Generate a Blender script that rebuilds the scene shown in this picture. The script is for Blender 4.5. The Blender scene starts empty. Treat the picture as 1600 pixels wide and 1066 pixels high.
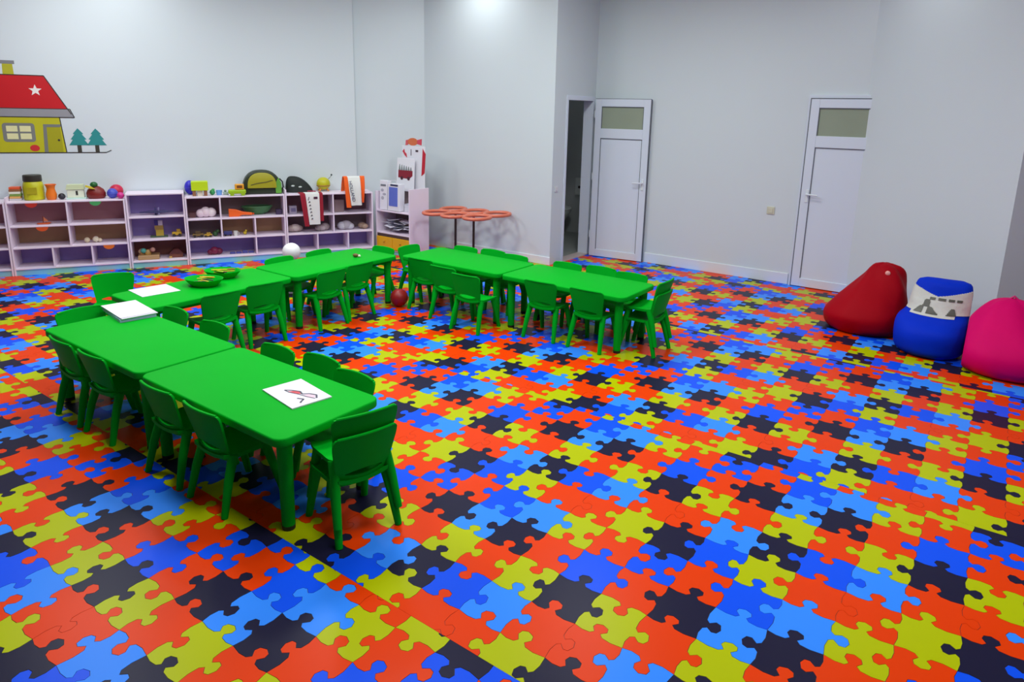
import bpy, bmesh, math, random
from mathutils import Vector, Matrix

# ------------------------------------------------------------------ camera, light, exposure
scene = bpy.context.scene
COL = scene.collection
CAM_POS = Vector((1.0456, -2.1047, 1.8287))
CAM_R = Vector((0.809564, 0.586642, 0.021378))
CAM_U = Vector((-0.147036, 0.167383, 0.974866))
CAM_F = Vector((-0.568319, 0.792360, -0.221765))
cam_data = bpy.data.cameras.new('camera')
cam_data.sensor_width = 36.0
cam_data.lens = 1066.52 * 36.0 / 1600.0
cam_data.shift_y = -(533.0 - 417.6) / 1600.0
cam_data.clip_end = 60
cam = bpy.data.objects.new('camera', cam_data)
cam.matrix_world = Matrix(((CAM_R.x, CAM_U.x, -CAM_F.x, CAM_POS.x),
                           (CAM_R.y, CAM_U.y, -CAM_F.y, CAM_POS.y),
                           (CAM_R.z, CAM_U.z, -CAM_F.z, CAM_POS.z), (0, 0, 0, 1)))
COL.objects.link(cam)
scene.camera = cam

CEIL = 3.55
world = bpy.data.worlds.new('world')
scene.world = world
world.use_nodes = True
world.node_tree.nodes['Background'].inputs[0].default_value = (0.80, 0.88, 1.0, 1)
world.node_tree.nodes['Background'].inputs[1].default_value = 0.05

def area_light(name, loc, sx, sy, power, color=(0.95, 1.0, 0.99)):
    ld = bpy.data.lights.new(name, 'AREA')
    ld.shape = 'RECTANGLE'
    ld.size, ld.size_y, ld.energy, ld.color = sx, sy, power, color
    o = bpy.data.objects.new(name, ld)
    o.location = loc
    COL.objects.link(o)
    return o

# LED panels in the ceiling of the hall (above the frame), the rightmost added to brighten the right return wall
for (lx, ly, lp) in ((-1.9, 3.4, 60), (-4.2, 2.2, 60), (-6.0, 0.4, 54), (-2.2, 1.0, 66), (0.5, 1.7, 48), (2.9, 1.6, 44), (-4.0, -0.35, 60), (-0.5, -0.3, 58)):
    area_light('ceiling_panel_and_fill', (lx, ly, CEIL - 0.03), 0.6, 0.6, lp)
# downlights close to the walls, the last one added as unseen fill to brighten the toilet
for (lx, ly, lp) in ((-6.55, 1.45, 11), (-4.4, 4.32, 13), (0.0, 4.85, 6), (-4.4, 6.2, 2.2)):
    area_light('wall_downlight_and_fill', (lx, ly, CEIL - 0.03), 0.22, 0.22, lp)
vs = scene.view_settings
vs.view_transform = 'Standard'
vs.look = 'None'
vs.exposure = -0.42
vs.gamma = 1.0
vs.use_curve_mapping = False

# ------------------------------------------------------------------ materials
def srgb(r, g, b):
    f = lambda c: (c / 255 / 12.92) if c / 255 <= 0.04045 else ((c / 255 + 0.055) / 1.055) ** 2.4
    return (f(r), f(g), f(b), 1.0)

MATS = {}
def mat(name, rgb, rough=0.5, var=0.06, scale=6.0, bump=0.0, bscale=60.0, spec=0.5, metal=0.0, sheen=0.0):
    if name in MATS:
        return MATS[name]
    m = bpy.data.materials.new(name)
    m.use_nodes = True
    nt = m.node_tree
    b = nt.nodes['Principled BSDF']
    base = srgb(*rgb)
    tc = nt.nodes.new('ShaderNodeTexCoord')
    no = nt.nodes.new('ShaderNodeTexNoise')
    no.inputs['Scale'].default_value = scale
    no.inputs['Detail'].default_value = 3
    nt.links.new(tc.outputs['Object'], no.inputs['Vector'])
    mx = nt.nodes.new('ShaderNodeMix')
    mx.data_type = 'RGBA'
    mx.inputs[6].default_value = tuple(c * (1 - var) for c in base[:3]) + (1,)
    mx.inputs[7].default_value = tuple(min(1, c * (1 + var)) for c in base[:3]) + (1,)
    nt.links.new(no.outputs['Fac'], mx.inputs[0])
    nt.links.new(mx.outputs[2], b.inputs['Base Color'])
    b.inputs['Roughness'].default_value = rough
    b.inputs['Specular IOR Level'].default_value = spec
    b.inputs['Metallic'].default_value = metal
    if sheen:
        b.inputs['Sheen Weight'].default_value = sheen
    if bump:
        n2 = nt.nodes.new('ShaderNodeTexNoise')
        n2.inputs['Scale'].default_value = bscale
        nt.links.new(tc.outputs['Object'], n2.inputs['Vector'])
        bp = nt.nodes.new('ShaderNodeBump')
        bp.inputs['Strength'].default_value = bump
        bp.inputs['Distance'].default_value = 0.01
        nt.links.new(n2.outputs['Fac'], bp.inputs['Height'])
        nt.links.new(bp.outputs['Normal'], b.inputs['Normal'])
    MATS[name] = m
    return m

WALL = mat('wall_paint', (209, 218, 223), 0.6, 0.015, 1.2, 0.05, 180)
WALL2 = mat('trim_white', (222, 228, 234), 0.4, 0.01)
WALLN = mat('wall_unseen_low_bounce', (132, 138, 142), 0.7, 0.02)  # unseen walls around the camera, darkened to cut bounced light
CEILM = mat('ceiling_paint', (225, 228, 228), 0.8, 0.01)
WCW = mat('wc_tile_wall', (196, 200, 200), 0.3, 0.05)
WCF = mat('wc_floor', (150, 154, 150), 0.4, 0.08)
GROUT = mat('floor_joint', (46, 26, 24), 0.6, 0.1)
PZ = {'O': mat('vinyl_orange', (224, 59, 0), 0.32, 0.04, 3, 0.02, 30, 0.08),
      'Y': mat('vinyl_yellow', (174, 184, 0), 0.32, 0.04, 3, 0.02, 30, 0.08),
      'K': mat('vinyl_navy', (30, 28, 54), 0.32, 0.08, 3, 0.02, 30, 0.08),
      'B': mat('vinyl_blue', (12, 80, 236), 0.32, 0.05, 3, 0.02, 30, 0.08),
      'L': mat('vinyl_light_blue', (50, 136, 252), 0.32, 0.05, 3, 0.02, 30, 0.08)}
GREEN = mat('green_plastic', (0, 166, 34), 0.5, 0.04, 4, 0.02, 90, 0.04)
BLACKF = mat('black_rubber', (22, 22, 24), 0.6)
PAPER = mat('paper_white', (220, 216, 228), 0.7, 0.02)
SHELFW = mat('shelf_lilac_white', (236, 222, 238), 0.45, 0.03)
PLINTH = mat('plinth_aqua', (138, 205, 216), 0.45, 0.04)
BK_PINK = mat('back_board_rose', (176, 122, 128), 0.6, 0.06)
BK_TAN = mat('back_board_tan', (180, 142, 104), 0.6, 0.06)
BK_LAV = mat('back_board_lavender', (150, 132, 200), 0.6, 0.06)
BK_MAUV = mat('back_board_mauve', (128, 92, 104), 0.6, 0.06)
BK_GREY = mat('back_board_greyish', (128, 112, 112), 0.6, 0.06)
BK_BRN = mat('back_board_brown', (140, 88, 80), 0.6, 0.06)
def cm(r, g, b, rough=0.45):
    return mat('paint_%d_%d_%d' % (r, g, b), (r, g, b), rough)

# ------------------------------------------------------------------ mesh helpers
class MB:
    def __init__(self):
        self.v, self.f = [], []
    def add(self, vs, fs, M=None):
        o = len(self.v)
        self.v += [tuple(M @ Vector(p)) if M else tuple(p) for p in vs]
        self.f += [tuple(i + o for i in q) for q in fs]
        return self
    def box(self, x0, x1, y0, y1, z0, z1, M=None):
        return self.add([(x0, y0, z0), (x1, y0, z0), (x1, y1, z0), (x0, y1, z0), (x0, y0, z1), (x1, y0, z1), (x1, y1, z1), (x0, y1, z1)],
                        [(0, 3, 2, 1), (4, 5, 6, 7), (0, 1, 5, 4), (1, 2, 6, 5), (2, 3, 7, 6), (3, 0, 4, 7)], M)
    def prism(self, pts, h0, h1, axis='z', M=None):
        n = len(pts)
        if axis == 'z':
            vv = [(x, y, h0) for x, y in pts] + [(x, y, h1) for x, y in pts]
        else:   # outline in x,z ; thickness along y (h0 = front)
            vv = [(x, h0, y) for x, y in pts] + [(x, h1, y) for x, y in pts]
        ff = [tuple(range(n - 1, -1, -1)), tuple(range(n, 2 * n))] + [(i, (i + 1) % n, n + (i + 1) % n, n + i) for i in range(n)]
        return self.add(vv, ff, M)
    def lathe(self, prof, n=20, c=(0, 0, 0), M=None, sx=1, sy=1):
        vv = [(c[0] + r * sx * math.cos(2 * math.pi * k / n), c[1] + r * sy * math.sin(2 * math.pi * k / n), c[2] + z) for r, z in prof for k in range(n)]
        ff = [(i * n + k, i * n + (k + 1) % n, (i + 1) * n + (k + 1) % n, (i + 1) * n + k) for i in range(len(prof) - 1) for k in range(n)]
        ff += [tuple(range(n - 1, -1, -1)), tuple((len(prof) - 1) * n + k for k in range(n))]
        return self.add(vv, ff, M)
    def ball(self, c, r, n=16, sz=1.0, sx=1, sy=1):
        pr = [(max(1e-4, r * math.sin(math.pi * i / (n // 2))), -r * sz * math.cos(math.pi * i / (n // 2))) for i in range(n // 2 + 1)]
        return self.lathe(pr, n, c, None, sx, sy)
    def tube(self, pts, rad, n=10, cap=True, flat=1.0):
        P = [Vector(p) for p in pts]
        if not hasattr(rad, '__len__'):
            rad = [rad] * len(P)
        vv, up = [], None
        for i, p in enumerate(P):
            d = (P[min(i + 1, len(P) - 1)] - P[max(i - 1, 0)]).normalized()
            if up is None:
                up = Vector((0, 0, 1)) if abs(d.z) < 0.9 else Vector((0, 1, 0))
            s = d.cross(up).normalized()
            u = s.cross(d).normalized()
            up = u
            vv += [tuple(p + rad[i] * (s * math.cos(2 * math.pi * k / n) + u * flat * math.sin(2 * math.pi * k / n))) for k in range(n)]
        ff = [(i * n + k, i * n + (k + 1) % n, (i + 1) * n + (k + 1) % n, (i + 1) * n + k) for i in range(len(P) - 1) for k in range(n)]
        if cap:
            ff += [tuple(range(n - 1, -1, -1)), tuple((len(P) - 1) * n + k for k in range(n))]
        return self.add(vv, ff)
    def torus(self, c, R, r, n=28, m=10, sy=1.0):
        vv = [(c[0] + (R + r * math.cos(2 * math.pi * j / m)) * math.cos(2 * math.pi * i / n), c[1] + sy * (R + r * math.cos(2 * math.pi * j / m)) * math.sin(2 * math.pi * i / n), c[2] + r * math.sin(2 * math.pi * j / m)) for i in range(n) for j in range(m)]
        ff = [(i * m + j, ((i + 1) % n) * m + j, ((i + 1) % n) * m + (j + 1) % m, i * m + (j + 1) % m) for i in range(n) for j in range(m)]
        return self.add(vv, ff)
    def mesh(self, name, material, smooth=False, bevel=0.0, seg=2):
        me = bpy.data.meshes.new(name)
        bm = bmesh.new()
        bv = [bm.verts.new(p) for p in self.v]
        for q in self.f:
            try:
                bm.faces.new([bv[i] for i in q])
            except ValueError:
                pass
        bmesh.ops.recalc_face_normals(bm, faces=bm.faces[:])
        if bevel:
            es = [e for e in bm.edges if len(e.link_faces) == 2 and e.calc_face_angle(0) > 0.6]
            bmesh.ops.bevel(bm, geom=es, offset=bevel, segments=seg, affect='EDGES', profile=0.5)
        if smooth:
            for f in bm.faces:
                f.smooth = True
            for e in bm.edges:
                if len(e.link_faces) == 2 and e.calc_face_angle(0) > 0.7:
                    e.smooth = False
        bm.to_mesh(me)
        bm.free()
        me.materials.append(material)
        return me
    def build(self, name, material, parent=None, smooth=False, bevel=0.0, seg=2):
        return link(name, self.mesh(name, material, smooth, bevel, seg), parent)

def link(name, me, parent=None, loc=None, rz=None):
    o = bpy.data.objects.new(name, me)
    COL.objects.link(o)
    if parent:
        o.parent = parent
    if loc:
        o.location = loc
    if rz is not None:
        o.rotation_euler = (0, 0, rz)
    return o

def tag(o, label=None, cat=None, group=None, kind=None):
    for k, val in (('label', label), ('category', cat), ('group', group), ('kind', kind)):
        if val:
            o[k] = val
    return o

def thing(name, loc, rz=0.0, label=None, cat=None, group=None, kind=None):
    return tag(link(name, None, None, loc, rz), label, cat, group, kind)

def copy_tree(o, parent=None):
    c = o.copy()
    COL.objects.link(c)
    c.parent = parent
    for ch in list(o.children):
        copy_tree(ch, c)
    return c

def rrect(x0, x1, y0, y1, r, n=5):
    pts = []
    for cx, cy, a0 in ((x1 - r, y1 - r, 0), (x0 + r, y1 - r, 90), (x0 + r, y0 + r, 180), (x1 - r, y0 + r, 270)):
        pts += [(cx + r * math.cos(math.radians(a0 + 90 * k / n)), cy + r * math.sin(math.radians(a0 + 90 * k / n))) for k in range(n + 1)]
    return pts

def bar(p, q, w):            # flat bar outline between two 2-D points
    (x0, y0), (x1, y1) = p, q
    L = math.hypot(x1 - x0, y1 - y0) or 1
    nx, ny = -(y1 - y0) / L * w / 2, (x1 - x0) / L * w / 2
    return [(x0 + nx, y0 + ny), (x0 - nx, y0 - ny), (x1 - nx, y1 - ny), (x1 + nx, y1 + ny)]

# ------------------------------------------------------------------ room geometry
YB = 5.79                       # back wall
YW = 4.82                       # mural wall in front of the toilet
XR = -3.36                      # return wall with the toilet door
D = Vector((0.490, 0.872, 0)).normalized()     # direction of the shelf wall
N = Vector((-D.y, D.x, 0))
P0 = Vector((-7.456, 0.432, 0))                # shelf fronts start here (s = 0)
DEP = 0.35
def LP(s, dep=DEP, z=0.0):      # point on the shelf wall frame
    return P0 + D * s + N * dep + Vector((0, 0, z))
ANGL = math.atan2(D.y, D.x)
CA, CB = LP(-2.2), LP(3.884)
RA = Vector((-0.222, YB, 0))
RDIR = Vector((math.cos(math.radians(-40)), math.sin(math.radians(-40)), 0))
RB = Vector((1.120, 4.664, 0))
RC = RB + Vector((0.80, 0.60, 0)) * 1.2
ROOM = [(CA.x, CA.y), (-7.6, -5.0), (4.2, -5.0), (4.2, RC.y), (RC.x, RC.y), (RB.x, RB.y), (RA.x, RA.y), (XR, YB), (XR, YW), (-5.42, YW), (CB.x, CB.y)]

def wall_box(name, a, b, th, z0=0.0, z1=CEIL, material=WALL, ext=0.0):
    """wall whose inner face runs a -> b; th outward (to the left of a->b when positive)"""
    a, b = Vector((a[0], a[1], 0)), Vector((b[0], b[1], 0))
    d = (b - a).normalized()
    n = Vector((-d.y, d.x, 0)) * th
    a, b = a - d * ext, b + d * ext
    pts = [(a.x, a.y), (b.x, b.y), (b.x + n.x, b.y + n.y), (a.x + n.x, a.y + n.y)]
    return tag(MB().prism(pts, z0, z1).build(name, material), kind='structure')

wall_box('wall_left', CA, CB, 0.12)
CB2 = CB + N * 0.09
wall_box('wall_alcove', CB2, (-5.42, YW), 0.12)
# toilet block: mural wall, side wall, wall with the door opening
m = MB().box(-5.42, XR, YW, YW + 0.12, 0, CEIL)
tag(m.build('wall_mural', WALL), kind='structure')
m = MB().box(-5.42, -5.30, YW + 0.12, 7.2, 0, CEIL)
tag(m.build('wall_toilet_side', WALL), kind='structure')
m = MB().box(XR - 0.12, XR, YW + 0.12, 5.085, 0, CEIL).box(XR - 0.12, XR, 5.085, YB, 2.04, CEIL).box(XR - 0.12, XR, 5.755, YB + 0.12, 0, 2.04)
tag(m.build('wall_doorway', WALL), kind='structure')
m = MB().box(XR, -0.05, YB, YB + 0.12, 0, CEIL)
tag(m.build('wall_back', WALL), kind='structure')
wall_box('wall_right', RA, RB, 0.12)
wall_box('wall_right_return', RB, RC, 0.12)
wall_box('wall_right_far', RC, (4.2, RC.y), 0.12)
wall_box('wall_side', (4.2, RC.y), (4.2, -5.0), 0.12, material=WALLN)
wall_box('wall_near', (4.2, -5.0), (-7.6, -5.0), 0.12, material=WALLN)
wall_box('wall_left_near', (-7.6, -5.0), CA, 0.12, material=WALLN)
tag(MB().box(-10.2, 4.4, -5.2, 7.3, CEIL, CEIL + 0.1).build('ceiling', CEILM), kind='structure')
# toilet room shell
m = MB().box(-5.30, XR - 0.12, 7.08, 7.2, 0, CEIL)
tag(m.build('wall_toilet_back', WCW), kind='structure')
m = MB().box(XR - 0.12, XR, YB + 0.12, 7.2, 0, CEIL)
tag(m.build('wall_toilet_right', WCW), kind='structure')
m = MB().box(-4.98, -4.87, 6.2, 7.08, 0, 1.3)
tag(m.build('wall_toilet_partition', WCW), kind='structure')
m = MB().box(-5.30, XR - 0.131, YW + 0.12, 7.08, -0.02, 0.004)
tag(m.build('floor_toilet', WCF), kind='structure')
# baseboards
m = MB().box(-2.55, -0.79, YB - 0.014, YB, 0, 0.125)
tag(m.build('baseboard_back', WALL2, bevel=0.004), kind='structure')
m = MB().box(-4.9, XR + 0.012, YW - 0.014, YW, 0, 0.10)
tag(m.build('baseboard_mural', WALL2, bevel=0.004), kind='structure')

# ------------------------------------------------------------------ puzzle floor
FLOOR = MB().box(-10.2, 4.4, -5.2, 6.0, -0.05, -0.0016).build('floor', GROUT)
tag(FLOOR, kind='structure')
SA = 0.1925
SB = SA * 1.0439
COLS = ['OKLKOB', 'BOBLYO', 'KBYOOY', 'OLKBLO', 'YOYOYK']
VS = ['+-+---', '+---+-', '----+-', '+-+-++', '++++--']
HS = ['-+++-+', '++++++', '-++++-', '++++++', '+-+-++']
KN = [(0.2, -0.034), (0.37, -0.014), (0.435, 0.06), (0.352, 0.165), (0.378, 0.26), (0.5, 0.308), (0.622, 0.26), (0.648, 0.165), (0.565, 0.06), (0.63, -0.014), (0.8, -0.034)]
def edge_pts(kind, a, b, sign):
    rnd = random.Random((a % 6) * 31 + (b % 5) * 7 + (1000 if kind == 'V' else 0))
    sh, hs, sk = rnd.uniform(-0.07, 0.07), rnd.uniform(0.9, 1.1), rnd.uniform(-0.05, 0.05)
    out = [(0.0, 0.0)]
    for u, v in KN:
        w = 1 - abs(u - 0.5) * 1.4
        out.append((u + sh * max(0.2, w) + sk * v * 2, v * hs * sign))
    return out
def piece_outline(a, b):
    """outline of pattern cell a,b in cell units, counter-clockwise from its own corner"""
    sg = lambda t, bb, aa: 1 if t[bb % 5][aa % 6] == '+' else -1
    pts = []
    pts += [(u, v) for u, v in edge_pts('H', a, b, sg(HS, b, a))]
    pts += [(1 + v, u) for u, v in edge_pts('V', a + 1, b, sg(VS, b, a + 1))]
    top = [(u, 1 + v) for u, v in edge_pts('H', a, b + 1, sg(HS, b + 1, a))] + [(1, 1)]
    pts += top[::-1][:-1]
    lef = [(v, u) for u, v in edge_pts('V', a, b, sg(VS, b, a))] + [(0, 1)]
    pts += lef[::-1][:-1]
    pts = [(x * SA, y * SB) for x, y in pts]
    n, g, out = len(pts), 0.0009, []
    for i in range(n):
        (x0, y0), (x1, y1), (x2, y2) = pts[i - 1], pts[i], pts[(i + 1) % n]
        dx, dy = x2 - x0, y2 - y0
        L = math.hypot(dx, dy) or 1
        out.append((x1 - dy / L * g, y1 + dx / L * g))
    return out
OUT = {(a, b): piece_outline(a, b) for a in range(6) for b in range(5)}
def clip(pts, lo, hi):
    for lim, s in ((lo, 1), (hi, -1)):
        res = []
        for i in range(len(pts)):
            p, q = pts[i - 1], pts[i]
            ip, iq = s * (p[1] - lim) >= 0, s * (q[1] - lim) >= 0
            if ip != iq:
                t = (lim - p[1]) / (q[1] - p[1])
                res.append((p[0] + t * (q[0] - p[0]), lim))
            if iq:
                res.append(q)
        pts = res
        if len(pts) < 3:
            return []
    return pts
def in_room(x, y, grow=0.0):
    inside, j = False, len(ROOM) - 1
    for i in range(len(ROOM)):
        (xi, yi), (xj, yj) = ROOM[i], ROOM[j]
        if (yi > y) != (yj > y) and x < (xj - xi) * (y - yi) / (yj - yi) + xi:
            inside = not inside
        j = i
    if inside or not grow:
        return inside
    return any(in_room(x + dx, y + dy) for dx, dy in ((grow, 0), (-grow, 0), (0, grow), (0, -grow)))
def project(p):
    d = Vector(p) - CAM_POS
    z = d.dot(CAM_F)
    if z < 0.1:
        return None
    return 799.6 + 1066.5 * d.dot(CAM_R) / z, 417.6 - 1066.5 * d.dot(CAM_U) / z, z

# rolls of vinyl: (b from, b to, a offset, b offset) with pattern = cell + offset
ROLLS = [(-40.0, -12.6, 3.1, 0.2), (-12.6, -2.67, 1.64, 0.05), (-2.67, 7.27, 0.0, 0.0), (7.27, 17.2, -0.64, -0.06), (17.2, 27.15, 0.9, 0.5), (27.15, 40.0, 2.3, 0.1)]
pieces = []
for lo, hi, oa, ob in ROLLS:
    for bb in range(int(math.floor(lo + ob)) - 1, int(math.ceil(hi + ob)) + 1):
        for aa in range(-56, 26):
            x, y = (aa - oa) * SA, (bb - ob) * SB
            cx, cy = x + SA / 2, y + SB / 2
            if not in_room(cx, cy, 0.14):
                continue
            full = lo + 0.3 < bb - ob and bb - ob + 1 < hi - 0.3
            cyc = min(max(cy, lo * SB), hi * SB)
            pr = project((cx, cyc, 0))
            size = 0
            if pr and -20 < pr[0] < 1620 and 380 < pr[1] < 1086:
                size = 1.0 / pr[2]
            pieces.append((size, aa % 6, bb % 5, x, y, lo * SB, hi * SB, full))
pieces.sort(key=lambda t: -t[0])
def flat_piece(mb, pts, x=0.0, y=0.0):
    n = len(pts)
    vv = [(px + x, py + y, 0.0) for px, py in pts] + [(px + x, py + y, -0.0018) for px, py in pts]
    mb.add(vv, [tuple(range(n))] + [(i, n + i, n + (i + 1) % n, (i + 1) % n) for i in range(n)])
PMESH = {}
rest, rest_mat = MB(), []
PZK = list(PZ)
made = 0
for size, a, b, x, y, lo, hi, full in pieces:
    colr = COLS[b][a]
    pts = OUT[(a, b)]
    if not full:
        pts = clip(pts, lo - y + 0.0004, hi - y - 0.0004)
        if not pts:
            continue
    if made < 300 and size > 0 and (full or max(p[1] for p in pts) - min(p[1] for p in pts) > 0.06):
        if full:
            if (a, b) not in PMESH:
                mb = MB()
                flat_piece(mb, pts)
                PMESH[(a, b)] = mb.mesh('puzzle_piece', PZ[colr])
            me = PMESH[(a, b)]
        else:
            mb = MB()
            flat_piece(mb, pts)
            me = mb.mesh('puzzle_piece', PZ[colr])
        link('puzzle_piece', me, FLOOR, (x, y, 0))
        made += 1
    else:
        n0 = len(rest.f)
        flat_piece(rest, pts, x, y)
        rest_mat += [PZK.index(colr)] * (len(rest.f) - n0)
rme = bpy.data.meshes.new('puzzle_pieces')
rme.from_pydata(rest.v, [], rest.f)
for k in PZK:
    rme.materials.append(PZ[k])
rme.polygons.foreach_set('material_index', rest_mat)
rme.update()
tag(link('puzzle_pieces', rme, FLOOR), kind='stuff')

# ------------------------------------------------------------------ doors
SEAL = mat('door_seal', (92, 98, 108), 0.6)
PVC = mat('door_pvc', (216, 224, 238), 0.35, 0.01)
PANE = mat('frosted_pane', (150, 160, 142), 0.18, 0.10, 2.0)  # grey-green reflection in the glass put into its base colour
def door_leaf(root, w, h):
    """leaf in local x (0..w), front face at y = 0, thickness to +y"""
    st, t = 0.085, 0.04
    MB().box(0, st, 0, t, 0.008, h).build('stile', PVC, root, bevel=0.003)
    MB().box(w - st, w, 0, t, 0.008, h).build('stile', PVC, root, bevel=0.003)
    for z0, z1 in ((0.008, 0.10), (1.53, 1.65), (h - 0.09, h)):
        MB().box(st, w - st, 0, t, z0, z1).build('rail', PVC, root, bevel=0.003)
    pn = MB().box(st, w - st, 0.012, t - 0.012, 0.10, 1.53).build('panel', PVC, root)
    g = MB().box(st, w - st, 0.014, t - 0.014, 1.65, h - 0.09).build('pane', PANE, root)
    for z0, z1 in ((0.10, 1.53), (1.65, h - 0.09)):
        s = MB()
        for (a0, a1, b0, b1) in ((st, st + 0.007, z0, z1), (w - st - 0.007, w - st, z0, z1), (st, w - st, z1 - 0.008, z1)):
            s.box(a0, a1, 0.004, 0.0135, b0, b1)
        s.build('seal', SEAL, root)
def door_handle(root, x, z, dirx):
    hd = MB().box(x - 0.016, x + 0.016, -0.008, 0.0, z - 0.09, z + 0.05).build('handle_plate', WALL2, root, bevel=0.003)
    MB().tube([(x, -0.006, z), (x, -0.045, z), (x + dirx * 0.02, -0.05, z), (x + dirx * 0.115, -0.05, z - 0.004)], 0.0085, 10).build('lever', WALL2, hd, smooth=True)
def frame_bars(root, w, h, y0, y1, fw):
    MB().box(-fw, 0, y0, y1, 0, h + fw).build('frame_post', PVC, root, bevel=0.003)
    MB().box(w, w + fw, y0, y1, 0, h + fw).build('frame_post', PVC, root, bevel=0.003)
    MB().box(0, w, y0, y1, h, h + fw).build('frame_head', PVC, root, bevel=0.003)

# open door leaning towards the back wall
lv = Vector((-2.565, 5.732, 0)) - Vector((-3.285, 5.662, 0))
d1 = thing('door_1', (-3.285, 5.662, 0.0), math.atan2(lv.y, lv.x), 'white panelled door standing open beside the dark toilet doorway', 'door', kind='structure')
door_leaf(d1, lv.length, 2.01)
door_handle(d1, lv.length - 0.045, 1.0, -1)
sl = MB()
for (a0, a1, b0, b1) in ((lv.length, lv.length + 0.008, 0.01, 2.01), (0, lv.length, 2.01, 2.016)):
    sl.box(a0, a1, 0.004, 0.03, b0, b1)
sl.build('edge_gasket', SEAL, d1)
for z in (0.25, 1.0, 1.78):
    MB().lathe([(0.009, 0), (0.009, 0.09)], 10, (-0.006, 0.012, z)).build('hinge', WALL2, d1, smooth=True)
# frame lining of the toilet doorway
df = thing('trim_1', (XR, 5.085, 0.0), 0, 'white frame lining the toilet doorway', 'door frame', kind='structure')
MB().box(-0.13, 0.012, -0.004, 0.035, 0, 2.04).build('frame_post', PVC, df, bevel=0.003)
MB().box(-0.13, 0.012, 0.635, 0.675, 0, 2.04).build('frame_post', PVC, df, bevel=0.003)
MB().box(-0.13, 0.012, 0.035, 0.635, 1.985, 2.04).build('frame_head', PVC, df, bevel=0.003)
MB().box(-0.12, 0.03, 0.036, 0.634, 0.0, 0.012).build('threshold', mat('threshold_stone', (196, 180, 176), 0.4), df)
# closed door next to the right wall
d2 = thing('door_2', (-0.745, YB - 0.042, 0.0), 0, 'closed white panelled door half hidden by the right wall', 'door', kind='structure')
door_leaf(d2, 0.80, 2.03)
door_handle(d2, 0.062, 1.03, 1)
g = MB().box(-0.009, 0.0, 0.002, 0.042, 0.0, 2.04).box(0, 0.8, 0.002, 0.042, 2.03, 2.04)
g.build('edge_gasket', SEAL, d2)
MB().box(-0.03, -0.009, 0.014, 0.042, 0, 2.07).box(-0.009, 0.8, 0.014, 0.042, 2.04, 2.07).build('frame', PVC, d2)

# switches
def wall_switch(loc, rz, label, w=0.085, h=0.085, c=(206, 204, 182)):
    t = thing('light_switch', loc, rz, label, 'switch')
    MB().box(-w / 2, w / 2, -0.010, 0, -h / 2, h / 2).build('plate', cm(*c), t, bevel=0.003)
    MB().box(-w * 0.3, w * 0.3, -0.015, -0.010, -h * 0.32, h * 0.32).build('rocker', cm(*c), t, bevel=0.002)
wall_switch((-1.054, YB, 0.811), 0, 'small cream square switch low on the back wall between the doors')
wall_switch((XR, 4.915, 0.93), math.radians(90), 'small white switch on the narrow wall left of the toilet doorway', 0.07, 0.07, (214, 216, 220))

# ------------------------------------------------------------------ toilet room
CER = mat('ceramic_white', (212, 216, 214), 0.15, 0.01)
tw = thing('toilet', (-4.86, 6.72, 0.0045), math.radians(-90), 'white ceramic toilet seen through the open doorway', 'toilet')
b = MB()
prof = [(0.10, 0.0), (0.105, 0.04), (0.085, 0.12), (0.10, 0.22), (0.155, 0.32), (0.18, 0.38), (0.178, 0.40), (0.0001, 0.40)]
b.lathe(prof, 24, (0, 0.40, 0), None, 1.0, 1.25)
b.build('bowl', CER, tw, smooth=True)
MB().box(-0.10, 0.10, 0.02, 0.28, 0.004, 0.38).build('rear_foot', CER, tw, bevel=0.02)
MB().lathe([(0.19, 0.402), (0.192, 0.415), (0.185, 0.43), (0.0001, 0.432)], 24, (0, 0.40, 0), None, 1, 1.25).build('seat_lid', CER, tw, smooth=True)
cs = MB().box(-0.19, 0.19, 0.01, 0.19, 0.38, 0.74).build('cistern', CER, tw, bevel=0.02)
MB().box(-0.20, 0.20, 0.005, 0.20, 0.742, 0.775).build('cistern_lid', CER, cs, bevel=0.008)
ds = thing('paper_dispenser', (-4.235, 7.08, 0.60), 0, 'white paper dispenser with a dark sight hole on the toilet wall', 'dispenser')
MB().box(-0.09, 0.09, -0.10, 0, 0, 0.27).build('case', CER, ds, bevel=0.02)
MB().lathe([(0.022, 0), (0.022, 0.004)], 16, (0, 0, 0), Matrix.Translation((0, -0.100, 0.13)) @ Matrix.Rotation(math.radians(90), 4, 'X')).build('sight_hole', BLACKF, ds)

# ------------------------------------------------------------------ tables
TH, TL, TW = 0.47, 1.178, 0.578
def make_table():
    t = thing('kids_table', (0, 0, 0), 0)
    MB().prism(rrect(-TL / 2 + 0.002, TL / 2 - 0.002, -TW / 2, TW / 2, 0.055), TH - 0.042, TH).build('table_top', GREEN, t, True, 0.009, 3)
    MB().prism(rrect(-TL / 2 + 0.07, TL / 2 - 0.07, -TW / 2 + 0.07, TW / 2 - 0.07, 0.03), TH - 0.075, TH - 0.0425).build('apron', GREEN, t, True)
    for sx in (-1, 1):
        for sy in (-1, 1):
            c = (sx * (TL / 2 - 0.075), sy * (TW / 2 - 0.075), 0)
            lg = MB().lathe([(0.029, 0.022), (0.031, 0.2), (0.034, TH - 0.045)], 14, c).build('leg', GREEN, t, True)
            MB().lathe([(0.0285, 0.0), (0.0295, 0.0215)], 14, c).build('foot_cap', BLACKF, lg, True)
    return t
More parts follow.
